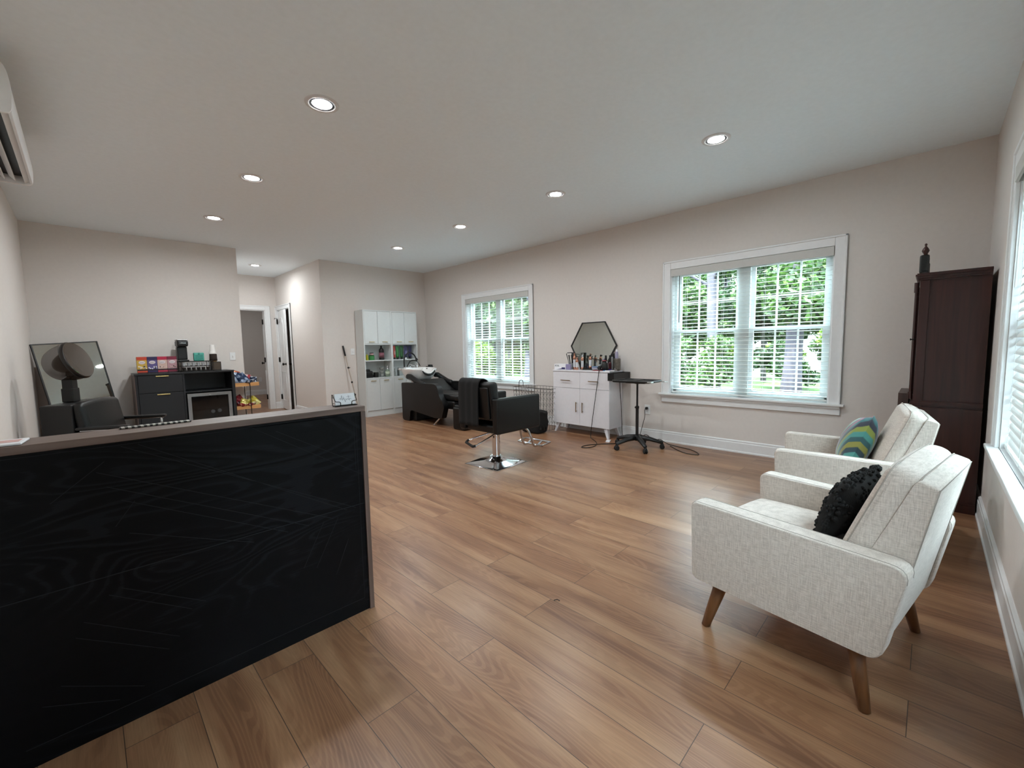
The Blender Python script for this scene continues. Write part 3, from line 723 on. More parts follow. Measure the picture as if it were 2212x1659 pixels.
# ------------------------------------------------------------------ grandfather clock
gc = thing('grandfather_clock', 'tall dark cherry grandfather clock standing in the corner behind the armchairs', 'clock', (4.40, -.08, 0))
def gl(mb): return mb.at(Tr(-4.40, .08, 0))
CX0, CX1, CY0, CY1 = 4.16, 4.66, -.258, .085
gl(MB()).box(CX0+.01, CX1-.01, CY0, CY1-.02, .70, 1.60).build('case', CHERRY, gc)
gl(MB()).rbox(CX0+.0, CX0+.03, CY1-.055, CY1-.004, .70, 1.60, .004, 1).rbox(CX1-.03, CX1, CY1-.055, CY1-.004, .70, 1.60, .004, 1).build('door_frame', CHERRY, gc)
m = gl(MB())
m.box(CX0+.004, CX1-.004, CY0, CY1+.0, .70, .715).box(CX0-.008, CX1+.008, CY0, CY1+.012, .726, .742).box(CX0-.004, CX1+.004, CY0, CY1+.006, .742, .755).box(CX0-.016, CX1+.016, CY0, CY1+.02, .695, .71)
m.build('waist_moulding', CHERRY, gc)
gl(MB()).box(CX0-.012, CX1+.012, CY0, CY1+.02, .05, .70).box(CX0-.022, CX1+.022, CY0, CY1+.03, 0, .055).box(CX0-.017, CX1+.017, CY0, CY1+.025, .055, .07).build('base', CHERRY, gc)
m = gl(MB())
for i, (e, z0, z1) in enumerate(((.004, 1.60, 1.612), (.012, 1.612, 1.628), (.02, 1.628, 1.64), (.012, 1.64, 1.648))): m.box(CX0-e, CX1+e, CY0, CY1+e, z0, z1)
m.build('cornice', CHERRY, gc)
DARKG = mat('pediment_dark', '#161a1a', .4)
m = gl(MB()); pd = [(CX0, 1.648)]
for k in range(13):
    u = k/12; pd.append((CX0+.19*u, 1.665+.10*sin(pi*u*.5)**1.5))
pd += [(CX0+.215, 1.79), (CX0+.235, 1.77), (CX0+.22, 1.73), (CX0+.24, 1.69), (CX0+.25, 1.648)]
pm = pd+[(CX0+CX1-x, z) for x, z in pd[::-1]]
m.prism(pd, CY1-.04, CY1-.01, 'y').prism([(CX0+CX1-x, z) for x, z in pd], CY1-.04, CY1-.01, 'y')
m.rbox(CX0, CX0+.05, CY1-.045, CY1+.005, 1.648, 1.775, .012, 3).rbox(CX1-.05, CX1, CY1-.045, CY1+.005, 1.648, 1.775, .012, 3)
m.build('pediment', DARKG, gc)
for x in (CX0+.026, (CX0+CX1)/2, CX1-.026):
    z = 1.775 if abs(x-(CX0+CX1)/2) > .05 else 1.74
    gl(MB()).lathe([(0, 0), (.013, 0), (.009, .006), (.016, .016), (.021, .028), (.016, .042), (.007, .056), (.004, .062), (.008, .068), (.006, .076), (0, .08)], (x, CY1-.022, z-(.0 if z > 1.75 else .09)), 14).build('finial', CHERRY, gc)
m = gl(MB()).box(CX0+.06, CX1-.06, CY1-.02, CY1-.016, .78, 1.56); m.build('dial_glass', glass('clock_glass', (.5, .5, .48, 1), .8, .3, (.03, .02, .02, 1)), gc)
m = gl(MB())
for x in (CX0+.045, CX1-.045): m.tube([(x, CY1+.012, .76), (x, CY1+.012, 1.59)], .009, 10).cyl((x, CY1+.012, 1.52), .014, .07, 10).cyl((x, CY1+.012, .76), .014, .05, 10)
m.build('column', CHERRY, gc)
gl(MB()).tube([(CX0+.02, CY1-.0, 1.19), (CX0+.02, CY1+.03, 1.19)], .004, 8).tube([(CX0+.02, CY1+.024, 1.19), (CX0+.02, CY1+.03, 1.19)], .007, 8).build('door_knob', BRONZE, gc)
gl(MB()).box(CX0+.03, CX1-.03, CY1+.02, CY1+.075, .0, .80).build('front_base', wood('clock_front', '#2c1a14', '#45302a', 2, .35), gc)
m = gl(MB()).lathe([(0, 0), (.14, 0), (.14, .004), (0, .004)], seg=28, T=Tr((CX0+CX1)/2, CY1-.022, 1.42) @ Rt(-90, 'X')); m.build('dial', mat('clock_dial', '#d8cfb8', .4), gc)

# ------------------------------------------------------------------ styling chair (salon)
sc_ = thing('salon_chair', 'black salon styling chair on a square chrome base in the middle of the floor', 'salon chair', (2.93, 3.15, 0))
def s_(mb): return mb.at(Tr(-2.93, -3.15, 0))
Tp = Tr(2.925, 3.155, 0) @ Rt(4)
m = s_(MB())
hb = .235
rings = [(hb, 0), (hb, .006), (hb*.96, .012), (hb*.5, .026), (hb*.27, .05), (.058, .075)]
vs_ = []; fs = []
for i, (a, z) in enumerate(rings):
    q = 24; rr = a*(.06+ (i/5.0)*.94)
    for k in range(q):
        an = 2*pi*k/q; c_, s__ = cos(an), sin(an); e = 1-(i/5.0)
        sq = max(abs(c_), abs(s__)); sx = c_/sq; sy = s__/sq
        vs_.append((a*(sx*e+c_*(1-e)), a*(sy*e+s__*(1-e)), z))
for i in range(5):
    for k in range(24): fs.append((i*24+k, i*24+(k+1) % 24, (i+1)*24+(k+1) % 24, (i+1)*24+k))
fs.append(tuple(range(24))[::-1]); fs.append(tuple(5*24+k for k in range(24)))
m.add(vs_, fs, 0, True, Tp); m.build('base_plate', CHROME, sc_)
s_(MB()).cyl((2.93, 3.155, .07), .052, .014, 24, b=.003).cyl((2.93, 3.155, .084), .04, .20, 24).cyl((2.93, 3.155, .284), .046, .05, 24, b=.004).build('hydraulic_column', CHROME, sc_)
lv = [(2.93, 3.20, .315), (2.74, 3.375, .235), (2.70, 3.36, .222), (2.62, 3.16, .222), (2.635, 3.13, .23), (2.88, 3.11, .315)]
s_(MB()).tube(lv, .008, 8).build('pump_lever', CHROME, sc_)
s_(MB()).tube([lv[1], lv[2], lv[3], lv[4]], .013, 8).build('lever_grip', RUBBER, sc_)
SY0, SY1, SX0, SX1 = 2.885, 3.455, 2.70, 3.32
for y in (SY0, SY1-.075):
    s_(MB()).rbox(SX0, SX1, y, y+.075, .355, .70, .018, 3).build('armrest', VINYL, sc_)
s_(MB()).rbox(SX0+.03, SX1-.03, SY0+.077, SY1-.077, .35, .43, .02, 3).build('seat_base', VINYL, sc_)
s_(MB()).rbox(SX0+.12, SX1+.01, SY0+.08, SY1-.08, .432, .545, .04, 4, 4, lambda p: (p.x, p.y, p.z+(.015*max(0, 1-((p.y-3.17)/.2)**2) if p.z > .5 else 0))).build('seat', VINYL, sc_)
Tbk = Tr(SX0+.085, 3.17, .47) @ Rt(-5, 'Y')
s_(MB()).rbox(-.055, .055, -.20, .20, .0, .385, .035, 4, T=Tbk).rbox(-.075, -.05, -.17, .17, .03, .34, .012, 2, T=Tbk).build('backrest', VINYL, sc_)
m = s_(MB())
for z in (.655, .56): s_(MB()).lathe([(0, 0), (.008, 0), (.008, .004), (0, .006)], seg=10, T=Tr(SX0+.055, SY0+.085, z) @ Rt(-90, 'Y')).build('bolt', CHROME, sc_)
m = s_(MB())
for dy in (-.075, .075):
    m.tube(curve([(3.16, 3.17+dy*.6, .33), (3.34, 3.17+dy*.7, .30), (3.40, 3.17+dy, .20), (3.44, 3.17+dy, .10), (3.50, 3.17+dy, .085), (3.58, 3.17+dy, .12)], 5), .012, 10)
m.tube([(3.46, 2.99, .105), (3.60, 2.99, .12), (3.60, 3.35, .12), (3.46, 3.35, .105)], .012, 10)
m.tube([(3.47, 2.99, .10), (3.47, 3.35, .10)], .011, 10)
m.build('footrest', CHROME, sc_)
tw = MB()   # towel folded over the chair's back, hanging to the seat
sec = curve([(2.665, 0, .415), (2.668, 0, .6), (2.672, 0, .80), (2.69, 0, .862), (2.735, 0, .885), (2.79, 0, .868), (2.815, 0, .83), (2.818, 0, .72)], 5)
vs_ = []; fs = []; ny = 16
for i, p_ in enumerate(sec):
    for j in range(ny+1):
        y = 3.11+.325*j/ny; wob = .004*sin(j*1.3)*(1 if i < 14 else .4)
        vs_.append((p_.x+wob-.004, y-.012*(1-i/len(sec))*(j-8)/8, p_.z))
n1 = len(vs_)
vs_ += [(x+(.012 if k//(ny+1) < 18 else -.012), y, z-.002) for k, (x, y, z) in enumerate(vs_)]
for i in range(len(sec)-1):
    for j in range(ny):
        a = i*(ny+1)+j; f = (a, a+1, a+ny+2, a+ny+1); fs.append(f)
tw.add(vs_[:n1], fs, 0, True)
o = single(tw, 'towel', MATTE, 'black towel draped over the back of the salon styling chair', 'towel')
o.modifiers.clear(); sd_ = o.modifiers.new('solid', 'SOLIDIFY'); sd_.thickness = .008; sd_.offset = 1

# ------------------------------------------------------------------ shampoo unit
wu = thing('shampoo_chair', 'black shampoo backwash chair with white bowl, in front of the white shelves', 'shampoo chair', (4.06, 5.6, 0))
def u_(mb): return mb.at(Tr(-4.06, -5.6, 0))
UX0, UX1 = 3.72, 4.41
side = rpoly([(6.31, .02), (6.31, .63), (5.90, .635), (5.36, .65), (5.28, .60), (5.25, .47), (5.12, .33), (5.20, .13), (5.38, .125), (6.06, .19), (6.10, .0), (6.25, .0)], [.03, .03, .05, .06, .06, .05, .06, .03, .03, .04, .03, .03], 4)
for x in (UX0, UX1-.09): u_(MB()).prism(side, x, x+.09, 'x', smooth=True).build('side_panel', VINYL, wu)
u_(MB()).rbox(UX0+.05, UX1-.05, 5.98, 6.33, .0, .60, .03, 3).build('bowl_base', VINYL, wu)
u_(MB()).rbox(UX0+.092, UX1-.092, 5.0, 5.95, .27, .40, .03, 3).build('seat_base', VINYL, wu)
u_(MB()).rbox(UX0+.095, UX1-.095, 4.92, 5.70, .40, .50, .04, 4, 4, lambda p: (p.x, p.y, p.z+(.015*max(0, 1-((p.x-4.06)/.25)**2) if p.z > .46 else 0))).build('seat', VINYL, wu)
m = u_(MB()).rbox(-.25, .25, -.05, .05, .0, .43, .045, 4, 4, lambda p: (p.x, p.y+.035*(abs(p.x)/.25)**3*(p.z/.43) if p.y > 0 else p.y, p.z), T=Tr(4.065, 5.60, .45) @ Rt(-61, 'X')); m.build('backrest', VINYL, wu)
for x in (UX0+.07, UX1-.07): u_(MB()).rbox(x-.04, x+.04, 5.72, 6.24, .57, .66, .04, 5, 6, lambda p: (p.x, p.y, p.z+.115*max(0, min(1, (p.y-5.78)/.34))**1.2)).build('wing_bolster', VINYL, wu)
u_(MB()).rbox(UX0+.03, UX1-.03, 4.70, 4.97, .0, .33, .03, 3).rbox(UX0+.08, UX1-.08, 4.74, 5.0, .30, .36, .03, 3).build('leg_rest', VINYL, wu)
u_(MB()).tube([(UX0+.06, 5.30, .14), (UX0+.05, 5.46, .01)], .013, 10).cyl((UX0+.05, 5.46, 0), .022, .012, 12, b=.003).build('prop_leg', CHROME, wu)
# bowl
cx, cy, cz = 4.07, 6.30, .85
m = u_(MB()); vs_ = []; fs = []; seg = 40
prof = [(.02, -.17), (.10, -.19), (.17, -.20), (.235, -.155), (.275, -.08), (.305, -.005), (.305, .006), (.295, .01), (.275, .002), (.25, -.06), (.20, -.12), (.12, -.145), (.0, -.15)]
for i in range(seg):
    a = 2*pi*i/seg; fr = max(0, -sin(a)); notch = max(0, 1-abs(((a-1.5*pi+pi) % (2*pi))-pi)/.42)
    for k, (r_, z) in enumerate(prof):
        top = 1 if 4 <= k <= 9 else 0
        sy = 1.12 if sin(a) > 0 else 1.0
        dz = -.075*notch**.6*(1 if 5 <= k <= 8 else (.35 if k in (4, 9) else 0))
        dz += -.01*fr*top
        vs_.append((cx+r_*.97*cos(a), cy+r_*sy*sin(a)+(.0 if k > 2 else .0), cz+z+dz))
n = len(prof)
for i in range(seg):
    j = (i+1) % seg
    for k in range(n-1): fs.append((i*n+k, j*n+k, j*n+k+1, i*n+k+1))
fs.append(tuple(i*n for i in range(seg))[::-1])
m.add(vs_, fs, 0, True)
m.rbox(cx-.2, cx+.2, 6.48, 6.66, .82, .856, .015, 3)
m.cyl((cx, cy+.03, .56), .13, .12, 24)
bw = m.build('bowl', CERAMIC, wu)
m = u_(MB()); pts = [(cx+.125*sin(radians(a)), cy-.29-.012*cos(radians(a)), cz-.01-.085*cos(radians(a))) for a in range(-78, 79, 12)]
m.tube(pts, .016, 8, rad=[.006+.014*cos(radians(a*1.08)) for a in range(-78, 79, 12)]); m.build('neck_rest', RUBBER, wu)
fx = u_(MB())
u_(MB()).cyl((cx+.12, 6.56, .856), .018, .05, 14, b=.003).tube([(cx+.12, 6.56, .895), (cx+.13, 6.53, .94)], .012, 10).build('spray_nozzle', CHROME, wu)
fx.cyl((cx-.12, 6.56, .856), .03, .022, 16, b=.004).cyl((cx-.02, 6.56, .856), .02, .03, 14, b=.003).tube([(cx-.02, 6.56, .885), (cx+.0, 6.50, .90)], .006, 8).rbox(cx-.15, cx+.01, 6.545, 6.575, .853, .866, .004, 2)
fx.tube(curve([(cx-.07, 6.56, .86), (cx-.06, 6.5, .92), (cx-.03, 6.40, .90)], 5), .008, 8)
fx.build('faucet', CHROME, wu)
u_(MB()).tube(curve([(cx-.13, 6.56, .87), (cx-.13, 6.56, 1.0), (cx-.10, 6.56, 1.08), (cx-.02, 6.56, 1.125), (cx+.06, 6.55, 1.09), (cx+.10, 6.54, 1.02)], 6), .012, 10).tube([(cx+.10, 6.54, 1.02), (cx+.115, 6.53, .98)], .02, 10).build('vacuum_breaker', RUBBER, wu)
u_(MB()).tube(curve([(cx-.07, 6.57, .88), (cx+.0, 6.60, .96), (cx+.08, 6.61, .985), (cx+.16, 6.60, .96), (cx+.2, 6.57, .88)], 6), .008, 8).build('hose', RUBBER, wu)
u_(MB()).rbox(cx+.30, cx+.40, 6.45, 6.55, .84, .87, .01, 2).rbox(cx+.34, cx+.40, 6.46, 6.54, .87, .90, .01, 2).build('gown_hook', PLASTIC, wu)
u_(MB()).tube([(cx+.22, 6.40, .835), (cx+.34, 6.48, .85)], .008, 6).build('bracket', PLASTIC, wu)

# ------------------------------------------------------------------ tall white cabinets
def cabinet(label, x0, x1):
    y0 = 7.024; y1 = L-.02; t = thing('shelf_cabinet', label, 'cabinet', ((x0+x1)/2, (y0+y1)/2, 0))
    def c_(mb): return mb.at(Tr(-(x0+x1)/2, -(y0+y1)/2, 0))
    m = c_(MB()); th = .018
    m.box(x0, x0+th, y0, y1, 0, 1.885).box(x1-th, x1, y0, y1, 0, 1.885).box(x0+th, x1-th, y0, y1, 1.867, 1.885).box(x0+th, x1-th, y0+.01, y1, .085, .103).box(x0+th, x1-th, y0+.012, y0+.028, .0, .085)
    m.box(x0+th, x1-th, y1-.006, y1, .103, 1.867).build('carcass', WHITE, t)
    for z in (.672, .985, 1.275): c_(MB()).box(x0+th, x1-th, y0+.004, y1-.007, z, z+.018).build('shelf', WHITE, t)
    mid = (x0+x1)/2
    for a, b in ((x0+th+.002, mid-.002), (mid+.002, x1-th-.002)):
        for z0, z1, hz in ((1.295, 1.863, 1.325), (.107, .668, .638)):
            d = c_(MB()).rbox(a, b, y0-.002, y0+.015, z0, z1, .0015, 1).build('door', WHITE, t)
            c = (a+b)/2
            hm = c_(MB()).tube([(c-.048, y0-.022, hz), (c+.048, y0-.022, hz)], .0055, 8)
            for s in (-.04, .04): hm.tube([(c+s, y0-.022, hz), (c+s, y0-.001, hz)], .004, 6)
            hm.build('handle', GOLD, d)
    return t
CA, CB_, CC = 3.44, 3.978, 4.516
cabinet('tall white two-door shelf cabinet on the left, with the dark bottle on its upper shelf', CA, CB_-.0005)
cabinet('tall white two-door shelf cabinet on the right, partly hidden by the shampoo bowl', CB_+.0005, CC)
def colmat(nm, c, r=.35, **k): return mat(nm, c, r, **k)
S1, S2 = 1.0035, .6905
def bottle(name, prof, mats, label, cat, loc, seg=18, cap=None, capm=None, sx=1, sy=1, group=None, band=None):
    t = thing(name, label, cat, loc, 0, group)
    MB().lathe(prof, seg=seg, sx=sx, sy=sy).build('body', mats, t)
    if cap: MB().lathe(cap, seg=seg, sx=sx, sy=sy).build('cap', capm or BLACK, t)
    if band: MB().lathe(band[0], seg=seg, sx=sx, sy=sy).build('label', band[1], t)
    return t
GREEN = colmat('green_plastic', '#2f7d3c'); GREEN2 = colmat('dark_green', '#1f5a2a'); YEL = colmat('yellow_oil', '#b3ad2e', .2)
RED = colmat('coral_tube', '#c0524a'); PURP = colmat('purple_tube', '#3b3b66'); PINK = colmat('pink_lid', '#c99aa0'); GREYP = colmat('grey_clear', '#8f938f', .3)
bottle('oil_bottle', [(0, 0), (.02, 0), (.022, .004), (.022, .08), (.012, .095), (.01, .105), (0, .105)], YEL, 'small yellow oil bottle at the left end of the upper open shelf', 'bottle', (3.535, 7.12, S1), cap=[(0, .105), (.011, .105), (.011, .13), (0, .13)], capm=GREYP)
bottle('product_jar', [(0, 0), (.045, 0), (.05, .006), (.05, .07), (.044, .08), (0, .08)], GREEN, 'green round jar on the upper open shelf beside the yellow bottle', 'jar', (3.61, 7.10, S1), cap=[(0, .0801), (.05, .0801), (.05, .09), (0, .09)], capm=GREEN2)
bottle('product_jar', [(0, 0), (.03, 0), (.032, .004), (.032, .025), (.03, .03), (0, .03)], PINK, 'small pink jar with a black lid, stacked on the green jar', 'jar', (3.615, 7.10, S1+.0905), cap=[(0, .0301), (.033, .0301), (.033, .042), (0, .042)], capm=BLACK)
bottle('shampoo_bottle', [(0, 0), (.042, 0), (.046, .006), (.046, .17), (.04, .19), (.016, .215), (.014, .222), (0, .222)], colmat('dark_bottle', '#171314'), 'tall dark bottle with a pink and grey label on the upper open shelf', 'bottle', (3.815, 7.12, S1),
       cap=[(0, .222), (.017, .222), (.017, .25), (.013, .255), (0, .255)], band=([(.0466, .04), (.0466, .13)], colmat('rose_label', '#8d5a66')))
def tube_b(label, x, c, h, wd, loc_y=7.12, capc=BLACK, band=None):
    t = thing('hair_tube', label, 'tube', (x, loc_y, S1))
    m = MB(); n = 14; vs_ = []; fs = []
    for i in range(9):
        u = i/8; rx = wd*(.75+.25*u); ry = .022*(1-u**1.4)+.0015
        for k in range(n): a = 2*pi*k/n; vs_.append((rx*cos(a), ry*sin(a), .03+u*(h-.03)))
    for i in range(8):
        for k in range(n): fs.append((i*n+k, i*n+(k+1) % n, (i+1)*n+(k+1) % n, (i+1)*n+k))
    fs.append(tuple(range(n))[::-1]); fs.append(tuple(8*n+k for k in range(n)))
    m.add(vs_, fs, 0, True).build('body', c, t)
    MB().lathe([(0, 0), (.018, 0), (.02, .003), (.02, .03), (0, .03)], seg=14).build('cap', capc, t)
    if band: MB().rbox(-wd*.5, wd*.5, -.0215, -.018, h*.35, h*.62, .001, 1).build('label', band, t)
    return t
tube_b('coral red hair tube at the left end of the right cabinet upper shelf', 4.075, RED, .25, .022, band=colmat('pale_label', '#d8a79e'))
tube_b('bright green hair tube standing second on the right cabinet upper shelf', 4.14, GREEN, .25, .035)
tube_b('dark green hair tube behind the black spray loop on the right cabinet shelf', 4.225, GREEN2, .25, .038)
tube_b('purple hair tube with white cap on the right cabinet upper shelf', 4.315, PURP, .25, .042, capc=PAPER, band=colmat('lilac_label', '#6f6f9b'))
tube_b('dark purple hair tube standing rightmost on the right cabinet upper shelf', 4.405, colmat('deep_purple', '#2b2b52'), .25, .04)
m = MB().rbox(-.075, .075, -.06, .06, 0, .12, .03, 3, 2, lambda p: (p.x+.012*sin(p.z*60), p.y, p.z+.01*sin(p.x*70)))
m.rbox(-.05, .03, -.03, .05, .10, .15, .02, 3)
single(m, 'clipper_bundle', PLASTIC, 'black bundle of clippers at the left end of the lower open shelf', 'clippers', (3.555, 7.14, S2))
bottle('candle_jar', [(0, 0), (.042, 0), (.045, .004), (.046, .085), (.042, .09), (0, .088)], PLASTIC, 'short black jar with a grey lid in the middle of the lower open shelf', 'jar', (3.695, 7.13, S2), cap=[(0, .0901), (.047, .0901), (.047, .1), (0, .1)], capm=GREYP)
for k, (lb, r_) in enumerate((('bottom', .04), ('middle', .038), ('top', .042))):
    bottle('glass_bowl', [(0, 0), (r_*.6, 0), (r_*.92, .02), (r_, .05), (r_*.94, .058), (0, .058)], GREYP, 'grey glass bowl, %s of the stack of three on a lower shelf' % lb, 'bowl', (3.82, 7.15, S2+k*.0585), cap=[(0, .0581), (r_*.7, .0581), (r_*.7, .0582), (0, .0582)], capm=GREYP)
bottle('pump_bottle', [(0, 0), (.036, 0), (.04, .005), (.04, .10), (.03, .125), (.012, .135), (0, .135)], colmat('sage_bottle', '#7c8c78'), 'sage green pump bottle with a white label on the lower open shelf', 'bottle', (3.915, 7.11, S2),
       cap=[(0, .135), (.012, .135), (.012, .15), (.005, .155), (.005, .18), (.009, .182), (.009, .2), (0, .2)], capm=PAPER, band=([(.0406, .02), (.0406, .1)], colmat('cream_label', '#b9c4ae')))
bottle('glass_bottle', [(0, 0), (.022, 0), (.024, .004), (.024, .07), (.01, .10), (.009, .14), (0, .145)], GREYP, 'small clear bottle on the lower open shelf behind the bowl, left of its neighbour', 'bottle', (4.085, 7.15, S2))
bottle('glass_bottle', [(0, 0), (.018, 0), (.02, .004), (.02, .10), (.01, .12), (.009, .15), (0, .155)], colmat('smoke_bottle', '#4a4f4d'), 'smoky bottle on the lower open shelf just behind the faucet', 'bottle', (4.16, 7.15, S2))

BRASS2 = mat('aged_brass', '#8d7656', .35, .8)
# ------------------------------------------------------------------ white styling cabinet
sb = thing('styling_cabinet', 'white two-door styling cabinet with brass handles and tapered legs under the hexagonal mirror', 'cabinet', (4.76, 3.3, 0))
def b_(mb): return mb.at(Tr(-4.76, -3.3, 0))
BX0, BX1, BY0, BY1 = 4.60, 4.915, 2.85, 3.75
b_(MB()).box(BX0+.018, BX1, BY0, BY1, .125, .845).box(BX0+.004, BX0+.018, BY0, BY0+.012, .125, .845).box(BX0+.004, BX0+.018, BY1-.012, BY1, .125, .845).build('carcass', WHITE2, sb)
b_(MB()).rbox(BX0-.006, BX1+.002, BY0-.006, BY1+.006, .845, .865, .003, 1).build('top', WHITE2, sb)
ym = (BY0+BY1)/2
for a, b in ((BY0+.002, ym-.0015), (ym+.0015, BY1-.002)):
    d = b_(MB()).rbox(BX0, BX0+.016, a, b, .625, .842, .0015, 1).build('drawer', WHITE2, sb)
    c = (a+b)/2; h_ = b_(MB()).rbox(BX0-.026, BX0-.018, c-.078, c+.078, .722, .732, .002, 1)
    for s in (-.06, .06): h_.tube([(BX0-.02, c+s, .727), (BX0+.001, c+s, .727)], .004, 6)
    h_.build('handle', BRASS2, d)
    d = b_(MB()).rbox(BX0, BX0+.016, a, b, .128, .621, .0015, 1).build('door', WHITE2, sb)
    c = ym+(.05 if a > ym else -.05)
    h_ = b_(MB()).rbox(BX0-.026, BX0-.018, c-.005, c+.005, .305, .44, .002, 1)
    for s in (.32, .425): h_.tube([(BX0-.02, c, s), (BX0+.001, c, s)], .004, 6)
    h_.build('handle', BRASS2, d)
for x, dx in ((BX0+.05, -.03), (BX1-.05, .02)):
    for y, dy in ((BY0+.07, -.045), (BY1-.07, .045)):
        b_(MB()).prism([(x-.028, y-.028), (x+.028, y-.028), (x+.028, y+.028), (x-.028, y+.028)], .125, .1249, 'z').build('leg', WHITE2, sb) if False else None
        m = b_(MB()); top = [(x-.026, y-.026), (x+.026, y-.026), (x+.026, y+.026), (x-.026, y+.026)]
        bot = [(x+dx-.014, y+dy-.014), (x+dx+.014, y+dy-.014), (x+dx+.014, y+dy+.014), (x+dx-.014, y+dy+.014)]
        m.add([(p[0], p[1], 0) for p in bot]+[(p[0], p[1], .1245) for p in top], [(3, 2, 1, 0), (4, 5, 6, 7), (0, 1, 5, 4), (1, 2, 6, 5), (2, 3, 7, 6), (3, 0, 4, 7)])
        m.build('leg', WHITE2, sb)
single(MB().box(-.05, .05, -.022, .022, 0, .012, T=Rt(20)).box(-.045, .0, -.02, .02, .012, .02, T=Rt(24)), 'paper_shim', PAPER, 'folded white paper on the floor at the front foot of the styling cabinet', 'paper', (4.50, 2.80, .0))
# tool holder bracket on the right side of the cabinet
hd = thing('tool_holder', 'black open tool holder box hung on the right side of the styling cabinet', 'tool holder', (4.72, 2.79, .80))
m = MB(); m.box(-.19, .20, -.05, -.042, -.05, .045).box(-.19, -.182, -.042, .04, -.05, .045).box(.192, .20, -.042, .04, -.05, .045).box(-.182, .192, .032, .04, -.05, .045).box(-.182, -.10, -.042, .032, -.05, -.044)
m.box(-.182, .192, -.044, .034, .025, .033)
m.build('box', PLASTIC, hd)
# hexagonal mirror leaning on the wall, standing on the cabinet
hm = thing('hexagonal_mirror', 'hexagonal black-framed mirror leaning on the wall above the styling cabinet', 'mirror', (4.905, 3.30, .866))
Th = Rt(2.2, 'Y'); hr = .372; hz = .322
P6 = [(-hr, hz), (-hr/2, 0), (hr/2, 0), (hr, hz), (hr/2, 2*hz), (-hr/2, 2*hz)]
P5 = [(x*.955, hz+(z-hz)*.955) for x, z in P6]
m = MB(); vs_ = []; fs = []
for lay, (pp, x) in enumerate(((P6, -.012), (P5, -.012), (P6, .008), (P5, .008))):
    vs_ += [(x, y, z) for y, z in pp]
for k in range(6):
    j = (k+1) % 6
    fs += [(k, j, 6+j, 6+k)[::-1], (12+k, 12+j, 18+j, 18+k), (k, 12+k, 12+j, j)[::-1], (6+k, 18+k, 18+j, 6+j)]
m.add(vs_, fs, 0, False, Th); m.build('frame', BLACK, hm)
MB().prism([(y, z) for y, z in P5], -.004, .004, 'x', T=Th).build('mirror_glass', MIRROR, hm)
# things on the cabinet top
ZT = .8655
fb = thing('foil_box', 'small white foil box with purple corner at the left end of the styling cabinet top', 'box', (4.70, 3.665, ZT), rz=3)
MB().rbox(-.06, .06, -.095, .095, 0, .078, .002, 1).build('carton', PAPER, fb)
MB().prism([(-.088, .004), (.06, .004), (-.088, .026), (-.088, .026)][:3], -.0608, -.0602, 'x').rbox(-.0612, -.0602, -.085, -.03, .006, .032, .0004, 1).build('corner_print', colmat('indigo_print', '#34305e'), fb)
text('lettering', 'FOIL', .032, BLACK, fb, (-.0612, .045, .052), (radians(90), 0, radians(-90)), sx=1.15)
tb = thing('tool_cup', 'clear cup holding black combs and brushes on the styling cabinet', 'tool cup', (4.76, 3.545, ZT))
MB().lathe([(0, 0), (.045, 0), (.05, .09), (.048, .09), (.043, .004), (0, .004)], seg=18).build('cup', glass('clear_plastic', (.9, .92, .95, 1), 1, .25, (.7, .7, .75, 1)), tb)
m = MB()
for (x, y, dx, dy, h_, r_) in ((.0, .02, .0, .03, .20, .011), (-.01, -.01, .0, -.005, .225, .013), (.02, .0, .01, .03, .20, .01), (.0, -.03, 0, -.03, .19, .008), (-.02, .02, -.01, .05, .22, .006), (.01, -.02, .0, .0, .235, .02)):
    m.tube([(x, y, .01), (x+dx*.5, y+dy*.5, h_*.6), (x+dx, y+dy, h_)], r_, 8, rad=[r_*.6, r_*.7, r_])
m.tube([(-.01, .07, .228), (-.01, -.01, .232)], .006, 6)
m.build('brushes', PLASTIC, tb)
ROSE = mat('rose_gold', '#d9a38c', .2, .95); IRONW = colmat('white_barrel', '#dadde2', .3)
def iron(label, y, x, h_, fan=False, tip=ROSE):
    t = thing('styling_bottle', label, 'spray bottle', (x, y, ZT+(.016 if fan else 0)))
    MB().lathe([(0, 0), (.019, 0), (.02, .02), (.02, .035), (0, .035)], seg=14).build('base_ring', ROSE, t)
    MB().lathe([(0, .0351), (.018, .0351), (.018, h_*.62), (0, h_*.62)], seg=14).build('barrel', IRONW, t)
    MB().lathe([(0, h_*.62), (.0205, h_*.62), (.021, h_*.72), (.014, h_*.82), (.012, h_*.86), (0, h_*.86)], seg=14).build('collar', ROSE, t)
    MB().lathe([(0, h_*.86), (.012, h_*.86), (.009, h_), (0, h_)], seg=10).tube([(0, 0, h_*.93), (-.02, -.012, h_*.95)], .006, 6).build('nozzle', tip, t)
    return t
iron('tall white spray bottle with rose gold neck, leftmost on the styling cabinet', 3.47, 4.72, .225)
iron('white and rose gold spray bottle standing foremost on the styling cabinet', 3.40, 4.68, .17)
iron('white and rose gold spray bottle with pale nozzle behind the foremost one', 3.362, 4.75, .20, tip=IRONW)
iron('white and rose gold spray bottle topped by a flared black nozzle, standing on the tray', 3.255, 4.78, .19, True, BLACK)
m = MB()
for k in range(4): m.tube([(0, 0, 0), (0, -.05+.03*k, .20-.01*abs(k-1.5))], .004, 5, rad=[.004, .007])
single(m, 'comb', PLASTIC, 'black fanned tail combs standing between the spray bottles', 'comb', (4.80, 3.43, ZT))
m = MB().rbox(-.07, .07, -.14, .14, 0, .014, .004, 2); single(m, 'tray', PLASTIC, 'flat black tray in the middle of the styling cabinet top', 'tray', (4.79, 3.20, ZT))
